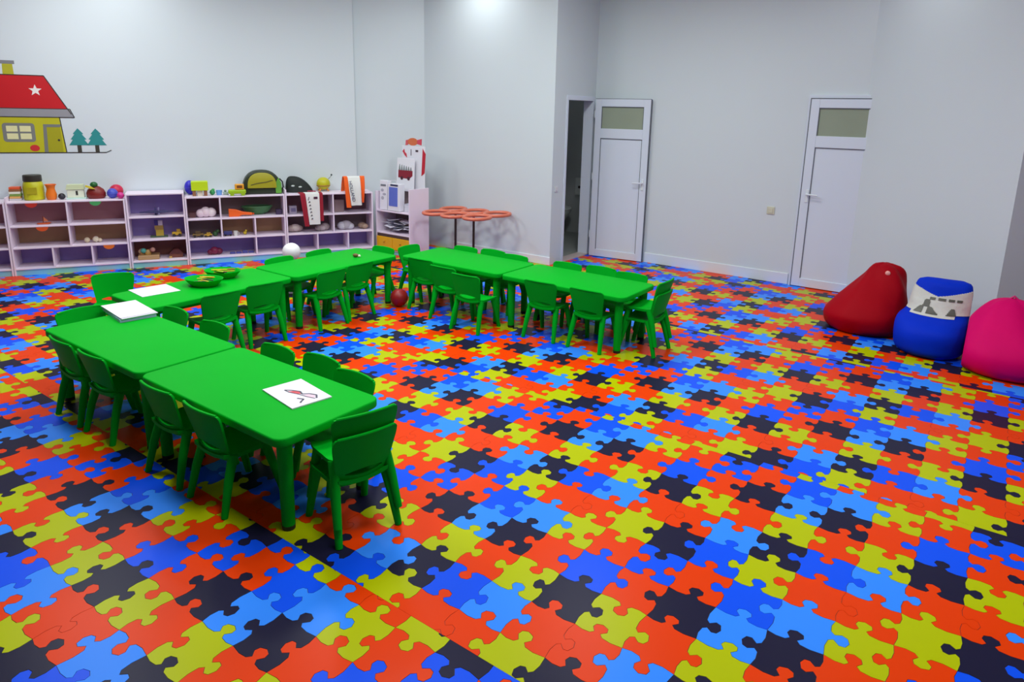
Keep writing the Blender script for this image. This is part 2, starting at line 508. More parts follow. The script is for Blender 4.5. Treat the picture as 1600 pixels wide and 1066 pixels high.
tables = [((-1.242 - TL / 2, -0.258), 0.0, "long green plastic kids table nearest the camera with a child's drawing on it"),
          ((-1.242 - TL * 1.5 - 0.012, -0.254), 0.0, 'green plastic kids table at the left of the front row under the stack of paper'),
          ((-3.842, 0.075 + TL / 2), 90.0, 'green plastic kids table in the middle row holding crayon baskets and a sheet of paper'),
          ((-3.842, 0.087 + TL * 1.5), 90.0, 'green plastic kids table of the middle row nearest the cube shelves'),
          ((-3.535 + TL / 2, 2.735), 0.0, 'green plastic kids table at the left end of the back row'),
          ((-3.523 + TL * 1.5, 2.735), 0.0, 'green plastic kids table at the right end of the back row nearest the bean bags')]
proto = make_table()
for i, ((x, y), rz, lab) in enumerate(tables):
    o = proto if i == 0 else copy_tree(proto)
    o.location = (x, y, 0)
    o.rotation_euler = (0, 0, math.radians(rz))
    tag(o, lab, 'table', 'green kids tables in three rows')

# ------------------------------------------------------------------ chairs: back at local y=0, facing +y
SEAT_Z = 0.27
def make_chair():
    t = thing('kids_chair', (0, 0, 0), 0)
    # seat: dished rounded slab
    b = MB()
    nx, ny = 12, 10
    grid = {}
    for i in range(nx + 1):
        for j in range(ny + 1):
            u, v = i / nx * 2 - 1, j / ny
            w = 0.135 + 0.012 * v
            k = 1 - 0.10 * max(0, abs(v - 0.5) * 2 - 0.6) * 2.5
            x = u * w * k
            y = 0.035 + v * 0.275 - 0.02 * max(0, abs(u) - 0.6) * (1 if v > 0.5 else -0.3)
            z = SEAT_Z + 0.010 * u * u - 0.008 * (1 - u * u) - 0.016 * max(0, v - 0.75) * 4 * max(0, v - 0.75) + 0.012 * max(0, 0.25 - v) * 4
            grid[i, j] = (x, y, z)
    vs_, fs_ = [], []
    for s in (0, 1):
        for i in range(nx + 1):
            for j in range(ny + 1):
                x, y, z = grid[i, j]
                vs_.append((x, y, z - 0.018 * s))
    idx = lambda s, i, j: s * (nx + 1) * (ny + 1) + i * (ny + 1) + j
    for i in range(nx):
        for j in range(ny):
            fs_.append((idx(0, i, j), idx(0, i + 1, j), idx(0, i + 1, j + 1), idx(0, i, j + 1)))
            fs_.append((idx(1, i, j), idx(1, i, j + 1), idx(1, i + 1, j + 1), idx(1, i + 1, j)))
    for i in range(nx):
        fs_ += [(idx(0, i, 0), idx(1, i, 0), idx(1, i + 1, 0), idx(0, i + 1, 0)), (idx(0, i, ny), idx(0, i + 1, ny), idx(1, i + 1, ny), idx(1, i, ny))]
    for j in range(ny):
        fs_ += [(idx(0, 0, j), idx(0, 0, j + 1), idx(1, 0, j + 1), idx(1, 0, j)), (idx(0, nx, j), idx(1, nx, j), idx(1, nx, j + 1), idx(0, nx, j + 1))]
    b.add(vs_, fs_)
    b.build('seat', GREEN, t, True)
    # backrest shell with a smile-shaped grip slot
    b = MB()
    nx, nz = 20, 13
    def bp(i, j, s):
        u = i / nx * 2 - 1
        zl = SEAT_Z + 0.050 - 0.030 * (1 - u * u)              # upper edge of the lower band
        gap = 0.002 + 0.030 * max(0.0, 1 - (u / 0.74) ** 2)    # crescent slot
        if j <= 3:
            z0 = SEAT_Z - 0.022 + (zl - SEAT_Z + 0.022) * j / 3
        else:
            z0 = zl + gap + (0.50 - zl - gap) * (j - 4) / (nz - 4)
        v = (z0 - SEAT_Z + 0.022) / (0.522 - SEAT_Z)
        hw = 0.116 + 0.034 * min(1.0, v * 1.25)
        if j == nz:
            hw -= 0.008
            z0 -= 0.008 * abs(u) ** 6
        y = 0.050 - 0.050 * v - 0.020 * (1 - u * u) + 0.012 * (1 - v)
        yo = 0.011 if s else 0.0
        return (u * hw, y - yo + 0.016, z0)
    hole = lambda i, j: 3 <= i < nx - 3 and j == 3
    vs_ = [bp(i, j, s) for s in (0, 1) for i in range(nx + 1) for j in range(nz + 1)]
    idx = lambda s, i, j: s * (nx + 1) * (nz + 1) + i * (nz + 1) + j
    fs_ = []
    for i in range(nx):
        for j in range(nz):
            if hole(i, j):
                continue
            fs_.append((idx(0, i, j), idx(0, i + 1, j), idx(0, i + 1, j + 1), idx(0, i, j + 1)))
            fs_.append((idx(1, i, j), idx(1, i, j + 1), idx(1, i + 1, j + 1), idx(1, i + 1, j)))
            for (di, dj, p, q) in ((-1, 0, (i, j), (i, j + 1)), (1, 0, (i + 1, j), (i + 1, j + 1)), (0, -1, (i, j), (i + 1, j)), (0, 1, (i, j + 1), (i + 1, j + 1))):
                ii, jj = i + di, j + dj
                if ii < 0 or jj < 0 or ii >= nx or jj >= nz or hole(ii, jj):
                    fs_.append((idx(0, *p), idx(0, *q), idx(1, *q), idx(1, *p)))
    b.add(vs_, fs_)
    bk = b.build('backrest', GREEN, t, True)
    MB().tube([((k / 8 * 2 - 1) * 0.132, 0.016 - 0.020 * (1 - (k / 8 * 2 - 1) ** 2) - 0.007, 0.497 - 0.004 * (k / 8 * 2 - 1) ** 2) for k in range(9)], 0.0075, 8).build('top_rim', GREEN, bk, True)
    for s in (-1, 1):
        MB().tube([(s * 0.120, 0.085, SEAT_Z + 0.005), (s * 0.132, 0.045, 0.16), (s * 0.145, 0.005, 0.0)], [0.024, 0.021, 0.016], 10).build('leg', GREEN, t, True)
        MB().tube([(s * 0.118, 0.255, SEAT_Z - 0.012), (s * 0.130, 0.285, 0.14), (s * 0.141, 0.318, 0.0)], [0.023, 0.020, 0.016], 10).build('leg', GREEN, t, True)
    return t
G1, G2, G3 = 'chairs of the front table row', 'chairs of the middle table row', 'chairs of the back table row'
chairs = [   # x, y, facing degrees (90 = +y), lift, label, group
    (-3.22, -0.605, 90, 0, 'green child chair at the far left of the front table row on the camera side', G1),
    (-2.85, -0.60, 92, 0, 'second green child chair from the left on the camera side of the front row', G1),
    (-2.14, -0.61, 91, 0, 'third green child chair from the left on the camera side of the front row', G1),
    (-1.75, -0.61, 90, 0, 'rightmost green child chair on the camera side of the front row', G1),
    (-3.31, 0.150, -90, 0, 'green child chair back peeking up just right of the paper stack', G1),
    (-2.83, 0.140, -88, 0, 'second green chair from the left behind the front table row', G1),
    (-2.160, 0.120, -90, 0, 'third green chair from the left behind the front table row, past the table joint', G1),
    (-1.840, 0.170, -90, 0, 'fourth green chair from the left behind the front table row', G1),
    (-1.520, 0.120, -90, 0, 'rightmost green chair behind the front table row, nearest the drawing', G1),
    (-3.80, -0.254, 0, 0, 'green chair at the left end of the front row, half hidden by the paper stack', G1),
    (-0.985, -0.295, 166, 0, 'lower green chair of the stacked pair at the near end of the front table', G1),
    (-0.985, -0.295, 164, 0.09, 'upper green chair of the stacked pair at the near end of the front table', G1),
    (-3.455, 0.560, 176, 0, 'nearest green chair on the open side of the middle table row', G2),
    (-3.465, 0.930, 172, 0, 'second nearest green chair on the open side of the middle table row', G2),
    (-3.420, 1.545, 180, 0, 'third nearest green chair on the open side of the middle table row', G2),
    (-3.450, 1.885, 180, 0, 'farthest green chair on the open side of the middle table row', G2),
    (-4.640, 0.340, -29, 0, 'green chair pulled away at the far left behind the sheets of paper', G2),
    (-4.190, 1.560, 0, 0, 'green chair behind the middle row just left of the white ball', G2),
    (-4.190, 2.000, 2, 0, 'green chair behind the middle row just right of the white ball', G2),
    (-3.838, 2.535, -90, 0, 'green chair at the far end of the middle row below the yellow drawers', G2),
    (-3.720, 2.738, 0, 0, 'green chair at the left end of the back row beside the corner cabinet', G3),
    (-3.200, 2.360, 92, 0, 'leftmost green chair on the camera side of the back row', G3),
    (-2.835, 2.250, 90, 0, 'second green chair from the left on the camera side of the back row', G3),
    (-2.492, 2.145, 92, 0, 'third green chair from the left, camera side of the back row', G3),
    (-1.890, 2.370, 93, 0, 'fourth green chair from the left on the camera side of the back row', G3),
    (-1.470, 2.385, 90, 0, 'rightmost green chair on the camera side of the back row', G3),
    (-3.240, 3.085, -90, 0, 'leftmost green chair back showing behind the back row under the ring table', G3),
    (-2.936, 3.140, -90, 0, 'second green chair back from the left behind the back row', G3),
    (-2.632, 3.085, -90, 0, 'third green chair back from the left behind the back row', G3),
    (-2.074, 3.125, -90, 0, 'fourth green chair from the left behind the back row, below the toilet doorway', G3),
    (-1.756, 3.180, -90, 0, 'fifth green chair from the left behind the back row, below the open door', G3),
    (-1.438, 3.135, -90, 0, 'rightmost green chair behind the back row', G3),
    (-0.955, 2.735, 180, 0, 'lower green chair of the stacked pair at the right end of the back row', G3),
    (-0.950, 2.735, 180, 0.09, 'upper green chair of the stacked pair at the right end of the back row', G3)]
cproto = make_chair()
for i, (x, y, fd, lift, lab, grp) in enumerate(chairs):
    o = cproto if i == 0 else copy_tree(cproto)
    o.location = (x, y, lift)
    o.rotation_euler = (0, 0, math.radians(fd - 90))
    tag(o, lab, 'chair', grp)

# ------------------------------------------------------------------ paper and things on the tables
def quad_sheet(pts, z0, z1):
    return MB().prism([(p[0], p[1]) for p in pts], z0, z1)
INK = cm(60, 58, 74)
RED = cm(206, 60, 72)
dp = thing('drawing_sheet', (-1.594, -0.194, TH + 0.0045), math.radians(-9), "white sheet with a child's red and black drawing on the nearest table", 'paper')
MB().box(-0.150, 0.150, -0.103, 0.103, -0.0042, 0.0018).build('sheet', PAPER, dp)
ink = MB()
zig = [(-0.070, -0.028), (-0.045, -0.004), (-0.005, 0.020), (0.030, 0.012), (0.050, 0.040), (0.085, 0.058), (0.118, 0.040)]
for p, q in zip(zig, zig[1:]):
    ink.prism(bar(p, q, 0.009), 0.0019, 0.0024)
zig = [(-0.070, -0.028), (-0.030, -0.024), (0.020, -0.002), (0.070, 0.012), (0.118, 0.032)]
for p, q in zip(zig, zig[1:]):
    ink.prism(bar(p, q, 0.006), 0.0019, 0.0024)
zig = [(0.060, -0.030), (0.090, -0.012), (0.106, -0.034), (0.118, -0.044)]
for p, q in zip(zig, zig[1:]):
    ink.prism(bar(p, q, 0.009), 0.0019, 0.0024)
ink.build('ink_lines', INK, dp)
MB().prism([(-0.045, -0.022), (0.004, -0.008), (0.030, 0.012), (-0.004, 0.016), (-0.028, 0.002)], 0.0019, 0.0023).build('red_scribble', RED, dp)
MB().prism([(0.045, 0.012), (0.088, 0.022), (0.108, 0.036), (0.085, 0.050), (0.055, 0.034)], 0.0019, 0.0022).build('pink_patch', cm(238, 190, 206), dp)

ps = thing('paper_stack', (-3.545, -0.055, TH), math.radians(-9), 'thick stack of white paper at the far corner of the front table row', 'paper')
rs = random.Random(5)
MB().box(-0.190, 0.190, -0.108, 0.108, 0.0002, 0.020).build('lower_sheets', cm(176, 186, 236), ps)
for k in range(3):
    dx, dy, a = rs.uniform(-.008, .008), rs.uniform(-.008, .008), rs.uniform(-.03, .03)
    MB().box(-0.192, 0.192, -0.108, 0.108, 0.0205 + k * 0.0035, 0.0235 + k * 0.0035, Matrix.Translation((dx, dy, 0)) @ Matrix.Rotation(a, 4, 'Z')).build('sheet', PAPER, ps)
sp = thing('paper_sheet', (-3.990, 0.340, TH), math.radians(-6), 'single flat sheet of white paper on the middle table row', 'paper')
MB().box(-0.135, 0.135, -0.135, 0.135, 0.0002, 0.003).build('sheet', PAPER, sp)

def crayon_basket(loc, label, seed):
    t = thing('crayon_basket', loc, 0.4, label, 'basket', 'green baskets of crayons on the middle table')
    MB().lathe([(0.0001, 0.0005), (0.085, 0.0005), (0.105, 0.02), (0.125, 0.055), (0.132, 0.058), (0.128, 0.050), (0.106, 0.022), (0.083, 0.008), (0.0001, 0.008)], 26, (0, 0, 0), None, 1.15, 0.85).build('basket', GREEN, t, True)
    r = random.Random(seed)
    cols = [(230, 200, 30), (30, 60, 40), (220, 180, 60), (40, 40, 46), (200, 210, 60), (200, 90, 50)]
    for k in range(7):
        a, x, y = r.uniform(-0.6, 0.6), r.uniform(-0.03, 0.03), r.uniform(-0.045, 0.045)
        dx, dy = math.cos(a) * 0.06, math.sin(a) * 0.045
        zz = 0.030 + 0.005 * k
        cr = MB().tube([(x - dx, y - dy, zz), (x + dx, y + dy, zz + 0.006), (x + dx * 1.2, y + dy * 1.2, zz + 0.007)], [0.0055, 0.0055, 0.0015], 8)
        cr.build('crayon', cm(*cols[k % 6]), t, True)
crayon_basket((-3.86, 0.66, TH), 'green basket of crayons nearest the white sheet on the middle table', 3)
crayon_basket((-4.00, 0.90, TH), 'green basket of crayons behind the other basket on the middle table', 4)
tg = thing('toy_figure', (-3.79, 2.12, TH), 0.5, 'tiny brown and white toy lying on the far middle table', 'toy')
MB().ball((0, 0, 0.018), 0.018, 12, 1, 1.6, 1).build('body', cm(110, 84, 40), tg, True)
MB().ball((0.036, 0, 0.014), 0.013, 12).build('head', cm(236, 230, 214), tg, True)

# balls on the floor
wb = thing('white_ball', (-4.62, 2.02, 0), 0, 'white ball above the green chairs in front of the cube shelves', 'ball')
st = MB().lathe([(0.10, 0.0), (0.105, 0.02), (0.03, 0.05), (0.022, 0.30), (0.05, 0.335), (0.05, 0.345)], 20)
st.build('stand', cm(70, 70, 76), wb, True)
MB().ball((0, 0, 0.425), 0.088, 24).build('ball', cm(238, 236, 240), wb, True)
rb = thing('red_ball', (-3.470, 2.36, 0), 0, 'dark red ball on the floor under the left end of the back table row', 'ball')
MB().ball((0, 0, 0.085), 0.085, 22).build('skin', cm(150, 20, 22), rb, True)
MB().lathe([(0.008, 0), (0.008, 0.003)], 10, (0, 0, 0.1685)).build('valve', cm(60, 14, 14), rb)

# ------------------------------------------------------------------ shelf units along the left wall
T = 0.018
BKC = {'p': BK_PINK, 't': BK_TAN, 'l': BK_LAV, 'm': BK_MAUV, 'g': BK_GREY, 'b': BK_BRN}
def shelf_unit(s0, s1, hgt, rows, label, left_h=None, right_h=None):
    """rows: list of (z0, z1, [divider s...], back colours per cell)"""
    w = s1 - s0
    t = thing('cube_shelf', LP(s0, 0), ANGL, label, 'shelf', 'low cube shelves along the left wall')
    dp_ = DEP - 0.012
    MB().box(0.001, T, 0, dp_, 0.0, left_h or hgt).build('side_panel', SHELFW, t, bevel=0.002)
    MB().box(w - T, w - 0.001, 0, dp_, 0.0, right_h or hgt).build('side_panel', SHELFW, t, bevel=0.002)
    MB().box(T, w - T, 0.012, 0.03, 0.0, 0.062).build('plinth', PLINTH, t)
    zs = sorted({r[0] for r in rows} | {rows[-1][1]})
    for z in zs:
        MB().box(T, w - T, 0.002, dp_ - 0.006, z - 0.016, z).build('shelf_board', SHELFW, t, bevel=0.002)
    for z0, z1, dv, bc in rows:
        xs = [T] + [d - s0 for d in dv] + [w - T]
        for k in range(len(xs) - 1):
            a, c = xs[k], xs[k + 1]
            if k:
                MB().box(a - 0.008, a + 0.008, 0.003, dp_ - 0.006, z0, z1 - 0.016).build('divider', SHELFW, t, bevel=0.002)
            MB().box(a, c, dp_ - 0.005, dp_, z0 - 0.008, z1 - 0.008).build('back_panel', BKC[bc[k]], t)
    return t
R3 = ((0.078, 0.302), (0.302, 0.535), (0.535, 0.792))
def rows3(d3, c3, d2, c2, d1, c1):
    return [(R3[0][0], R3[0][1], d3, c3), (R3[1][0], R3[1][1], d2, c2), (R3[2][0], R3[2][1], d1, c1)]
shelf_unit(-0.98, 0.125, 0.792, rows3([-0.55, -0.2], 'lll', [-0.43], 'tt', [-0.43], 'pp'), 'white cube shelf cut off by the left picture edge')
shelf_unit(0.128, 1.228, 0.792, rows3([0.497, 0.863], 'lll', [0.672], 'tt', [0.672], 'pp'), 'white cube shelf with rose and tan backs holding jars and books on top', left_h=0.842)
shelf_unit(1.231, 1.824, 0.846, [(0.078, 0.322, [], 'b'), (0.322, 0.585, [], 'l'), (0.585, 0.846, [], 'l')], 'tall narrow white shelf with three open levels of toys')
shelf_unit(1.827, 2.928, 0.792, rows3([2.575], 'll', [2.200, 2.575], 'gtt', [2.200], 'mg'), 'white cube shelf with the green backpack and toy truck on top')
shelf_unit(2.931, 4.005, 0.792, rows3([3.30, 3.68], 'lll', [3.505], 'gg', [3.505], 'mm'), 'white cube shelf with two jerseys hanging over its front', left_h=0.85)

# corner cabinet with yellow drawers
YEL = cm(232, 172, 18)
cc = thing('corner_cabinet', (-5.53, 4.00, 0), 0, 'white corner cabinet with yellow drawers and open shelves of paper', 'cabinet')
CW, CH, CD = 0.61, 0.86, 0.35
MB().box(0, T, 0, CD, 0, 0.80).build('side_panel', SHELFW, cc, bevel=0.002)
MB().box(CW - T, CW, 0, CD, 0, CH).build('side_panel', SHELFW, cc, bevel=0.002)
for z in (0.06, 0.275, 0.56):
    MB().box(T, CW - T, 0.002, CD - 0.006, z - 0.016, z).build('shelf_board', SHELFW, cc, bevel=0.002)
MB().box(T, CW - T, CD - 0.006, CD, 0.05, 0.80).build('back_panel', BK_GREY, cc)
MB().box(T, CW - T, 0.012, 0.03, 0, 0.044).build('plinth', PLINTH, cc)
MB().box(T, CW - T, 0.004, 0.02, 0.222, 0.258).build('drawer_rail', cm(74, 58, 58), cc)
for k in range(2):
    x0 = T + 0.003 + k * (CW - 2 * T) / 2
    dr = MB().box(x0, x0 + (CW - 2 * T) / 2 - 0.005, -0.012, 0.006, 0.066, 0.220).build('drawer', YEL, cc, bevel=0.003)
    xm = x0 + (CW - 2 * T) / 4
    MB().ball((xm, -0.022, 0.16), 0.012, 12).build('knob', cm(190, 140, 20), dr, True)

# ---- things on and in the shelves: local frame of the shelf wall
def sthing(name, s, dep, z, label, cat, group=None, rz=0.0):
    return thing(name, LP(s, dep, z + 0.0006), ANGL + rz, label, cat, group)
TOP = 0.792
t = sthing('board_book_pile', 0.204, 0.17, TOP, 'small pile of striped board books on the leftmost shelf top', 'books')
for k, c in enumerate(((196, 190, 196), (214, 160, 90), (120, 150, 70), (226, 226, 210), (150, 96, 60), (222, 90, 50))):
    MB().box(-0.053 + 0.003 * (k % 3), 0.053 - 0.004 * (k % 2), -0.05, 0.05, k * 0.0245, k * 0.0245 + 0.023).build('book', cm(*c), t, bevel=0.002)
t = sthing('yellow_jar', 0.365, 0.19, TOP, 'tall yellow green jar with a black lid on the shelf top', 'jar')
MB().lathe([(0.085, 0), (0.095, 0.01), (0.097, 0.14), (0.088, 0.185), (0.08, 0.20)], 26).build('body', cm(192, 190, 24), t, True)
MB().lathe([(0.086, 0.2005), (0.088, 0.21), (0.086, 0.262), (0.08, 0.268)], 26).build('lid', cm(46, 44, 36), t, True)
MB().box(-0.045, 0.045, -0.1015, -0.094, 0.07, 0.14).build('label_patch', cm(170, 160, 20), t)
t = sthing('orange_vase', 0.527, 0.15, TOP, 'orange vase with a flared rim beside the yellow jar', 'vase')
MB().lathe([(0.038, 0), (0.05, 0.02), (0.052, 0.06), (0.038, 0.115), (0.044, 0.15), (0.056, 0.164), (0.05, 0.163), (0.036, 0.12), (0.0001, 0.11)], 24).build('body', cm(232, 116, 22), t, True)
MB().torus((0, 0, 0.163), 0.053, 0.004, 24, 8).build('rim', cm(220, 100, 20), t, True)
t = sthing('dark_ball', 0.622, 0.14, TOP, 'little dark ball on the shelf top between vase and white toy house', 'ball')
MB().ball((0, 0, 0.034), 0.034, 18).build('skin', cm(32, 30, 44), t, True)
MB().torus((0, 0, 0.034), 0.0335, 0.002, 20, 6).build('seam', cm(60, 58, 70), t, True)
t = sthing('toy_house', 0.757, 0.17, TOP, 'pale mint toy house with a dark door slot on the shelf top', 'toy')
MB().box(-0.095, 0.095, -0.05, 0.05, 0, 0.016).build('base', cm(196, 226, 216), t, bevel=0.003)
MB().box(-0.082, 0.075, -0.04, 0.04, 0.0165, 0.105).build('walls', cm(222, 228, 206), t, bevel=0.003)
MB().prism([(-0.092, 0.1055), (0.085, 0.1055), (0.075, 0.158), (-0.078, 0.158)], -0.048, 0.048, 'y').build('roof', cm(206, 218, 176), t)
MB().box(0.0, 0.02, -0.044, -0.0405, 0.045, 0.09).build('door_slot', cm(40, 44, 40), t)
t = sthing('toy_sack', 0.945, 0.16, TOP, 'dark red cloth sack with a green pompom and yellow bow on the shelf top', 'sack')
MB().lathe([(0.07, 0), (0.088, 0.02), (0.09, 0.06), (0.075, 0.10), (0.045, 0.125), (0.03, 0.135)], 20, (0, 0, 0), None, 1.05, 0.8).build('sack', cm(122, 26, 22), t, True)
MB().ball((-0.012, -0.01, 0.152), 0.038, 18, 0.85).build('pompom', cm(18, 92, 34), t, True)
MB().prism([(-0.09, 0.135), (-0.05, 0.118), (0.0, 0.108), (-0.03, 0.135), (-0.085, 0.155)], -0.075, -0.055, 'y').build('bow', cm(214, 196, 56), t)
t = sthing('blue_ball', 1.105, 0.13, TOP, 'blue ball in front of the crimson ball near the tall narrow shelf', 'ball')
MB().ball((0, 0, 0.055), 0.055, 20).build('skin', cm(66, 78, 190), t, True)
MB().torus((0, 0, 0.055), 0.0545, 0.002, 22, 6).build('seam', cm(90, 100, 205), t, True)
t = sthing('crimson_ball', 1.135, 0.26, TOP, 'crimson ball behind the blue ball on the shelf top', 'ball')
MB().ball((0, 0, 0.07), 0.07, 20).build('skin', cm(198, 22, 66), t, True)
MB().torus((0, 0, 0.07), 0.0695, 0.002, 22, 6).build('seam', cm(170, 16, 52), t, True)
t = sthing('magenta_ball', 1.188, 0.062, TOP, 'small magenta ball beside the tall narrow shelf', 'ball')
MB().ball((0, 0, 0.036), 0.036, 18).build('skin', cm(206, 40, 138), t, True)
MB().torus((0, 0, 0.036), 0.0355, 0.002, 20, 6).build('seam', cm(180, 30, 118), t, True)
t = sthing('violet_ball', 1.895, 0.273, TOP, 'deep violet blue ball just right of the tall narrow shelf', 'ball')
MB().ball((0, 0, 0.085), 0.062, 20, 1.36).build('skin', cm(48, 40, 190), t, True)
MB().torus((0, 0, 0.085), 0.0618, 0.002, 22, 6).build('seam', cm(66, 58, 205), t, True)
t = sthing('lime_stool', 1.998, 0.14, TOP, 'lime green toy bench with brown legs on the shelf top', 'toy')
MB().box(-0.092, 0.088, -0.055, 0.055, 0.062, 0.170).build('box', cm(188, 216, 16), t, bevel=0.006)
for sx in (-0.064, 0.058):
    for sy in (-0.035, 0.035):
        MB().box(sx - 0.018, sx + 0.018, sy - 0.012, sy + 0.012, 0, 0.0615).build('leg', cm(138, 88, 62), t)
MB().box(-0.03, 0.028, -0.02, 0.02, 0, 0.0615).build('inner_block', cm(226, 212, 196), t)
t = sthing('toy_plant', 2.130, 0.15, TOP, 'tiny green toy bush next to the blue cup', 'toy')
MB().ball((0, 0, 0.034), 0.03, 14, 1.1).build('leaves', cm(44, 140, 76), t, True)
MB().ball((0.01, -0.005, 0.062), 0.018, 12).build('top_leaves', cm(60, 160, 84), t, True)
t = sthing('blue_cup', 2.203, 0.15, TOP, 'small light blue toy cup on the shelf top', 'cup', None, math.pi / 2)
MB().lathe([(0.028, 0), (0.036, 0.055), (0.033, 0.055), (0.026, 0.006), (0.0001, 0.006)], 18).build('cup', cm(110, 160, 226), t, True)
MB().tube([(0.033, 0, 0.045), (0.055, 0, 0.04), (0.055, 0, 0.02), (0.03, 0, 0.012)], 0.004, 8).build('handle', cm(110, 160, 226), t, True)
t = sthing('grey_toy', 2.278, 0.15, TOP, 'small grey toy block between blue cup and lime truck', 'toy')
MB().box(-0.03, 0.026, -0.025, 0.025, 0, 0.035).build('block', cm(150, 170, 160), t, bevel=0.006)
MB().ball((-0.006, 0, 0.0475), 0.014, 12).build('dome', cm(120, 140, 130), t, True)
t = sthing('toy_truck', 2.405, 0.050, TOP, 'lime toy truck with an orange cab on the shelf top', 'toy truck')
MB().box(-0.105, 0.09, -0.04, 0.04, 0.022, 0.07).build('chassis', cm(160, 196, 22), t, bevel=0.012)
MB().box(-0.03, 0.07, -0.036, 0.036, 0.0705, 0.135).build('cab', cm(230, 160, 34), t, bevel=0.008)
MB().box(-0.01, 0.05, -0.0385, -0.0365, 0.09, 0.122).build('window', cm(120, 70, 24), t)
for sx in (-0.065, 0.055):
    for sy in (-0.036, 0.036):
        MB().lathe([(0.024, -0.01), (0.024, 0.01)], 16, (0, 0, 0), Matrix.Translation((sx, sy, 0.024)) @ Matrix.Rotation(math.radians(90), 4, 'X')).build('wheel', cm(150, 186, 30), t, True)
# backpack
t = sthing('backpack', 2.690, 0.19, TOP, 'dark green dome shaped backpack with a yellow olive front pocket', 'backpack')
def dome(cx, w, h, n=18, z0=0.0):
    return [(cx + w, z0)] + [(cx + w * math.cos(math.pi * k / n) ** 1 if False else cx + w * (abs(math.cos(math.pi * k / n)) ** 0.8) * (1 if k <= n / 2 else -1), z0 + 0.02 + (h - 0.02) * math.sin(math.pi * k / n) ** 0.85) for k in range(n + 1)] + [(cx - w, z0)]
MB().prism(dome(0, 0.225, 0.285), -0.085, 0.085, 'y').build('body', cm(34, 44, 26), t, True, 0.02, 3)
MB().prism(dome(-0.005, 0.165, 0.185, 18, 0.075), -0.112, -0.0855, 'y').build('front_pocket', cm(164, 158, 30), t, True, 0.008, 2)
MB().prism([(0.15, 0.01), (0.215, 0.01), (0.218, 0.13), (0.185, 0.20), (0.145, 0.12)], -0.098, -0.0855, 'y').build('side_pocket', cm(96, 160, 60), t)
MB().tube([(-0.135, -0.114, 0.115), (-0.06, -0.115, 0.135), (0.05, -0.115, 0.150), (0.12, -0.114, 0.17)], 0.004, 8).build('zip', cm(70, 70, 20), t, True)
MB().tube([(0.22, -0.03, 0.03), (0.245, -0.03, 0.08), (0.238, -0.03, 0.14), (0.205, -0.03, 0.18)], 0.008, 8).build('strap', cm(24, 26, 24), t, True)
# black cap and bee toy
t = sthing('black_cap', 3.085, 0.235, TOP, 'black cloth hood with two white patches slumped on the shelf top', 'hat')
vs_, fs_ = [], []
n1, n2 = 20, 10
for j in range(n2 + 1):
    v = j / n2
    rr = math.cos(v * math.pi / 2) ** 0.75
    for i in range(n1):
        a = 2 * math.pi * i / n1
        sx = 0.11 * rr * math.cos(a)
        vs_.append((sx + (0.11 * (1 - v) ** 1.5 * max(0, math.cos(a)) if sx > 0 else 0) - 0.035 * v, 0.08 * rr * math.sin(a), 0.20 * math.sin(v * math.pi / 2) ** 0.8))
fs_ = [(j * n1 + i, j * n1 + (i + 1) % n1, (j + 1) * n1 + (i + 1) % n1, (j + 1) * n1 + i) for j in range(n2) for i in range(n1)] + [tuple(range(n1))]
MB().add(vs_, fs_).build('hood', cm(22, 30, 28, 0.7), t, True)
for (x, z) in ((-0.035, 0.085), (0.05, 0.07)):
    MB().ball((x, -0.078 + abs(x) * 0.12, z), 0.016, 12, 0.7, 1.4, 0.5).build('white_patch', cm(190, 200, 196), t, True)
MB().tube([(0.10, -0.05, 0.012), (0.17, -0.06, 0.014), (0.24, -0.05, 0.008)], 0.007, 8).build('red_cord', cm(150, 24, 60), t, True)
t = sthing('bee_toy', 3.432, 0.24, TOP, 'round yellow toy bug with a thin dark antenna on the shelf top', 'toy')
MB().ball((0, 0, 0.098), 0.085, 20, 0.95).build('body', cm(190, 186, 22), t, True)
MB().torus((0, 0, 0.075), 0.080, 0.008, 24, 8).build('belt', cm(160, 110, 30), t, True)
for k in range(4):
    a = math.radians(45 + 90 * k)
    MB().tube([(0.05 * math.cos(a), 0.05 * math.sin(a), 0.04), (0.08 * math.cos(a), 0.07 * math.sin(a), 0.008)], 0.010, 8).build('foot', cm(206, 130, 50), t, True)
an = MB().tube([(0.06, -0.02, 0.155), (0.09, -0.02, 0.185), (0.10, -0.02, 0.20)], 0.003, 6).build('antenna', cm(60, 70, 60), t, True)
MB().ball((0.102, -0.02, 0.208), 0.012, 12).build('antenna_tip', cm(50, 60, 60), an, True)

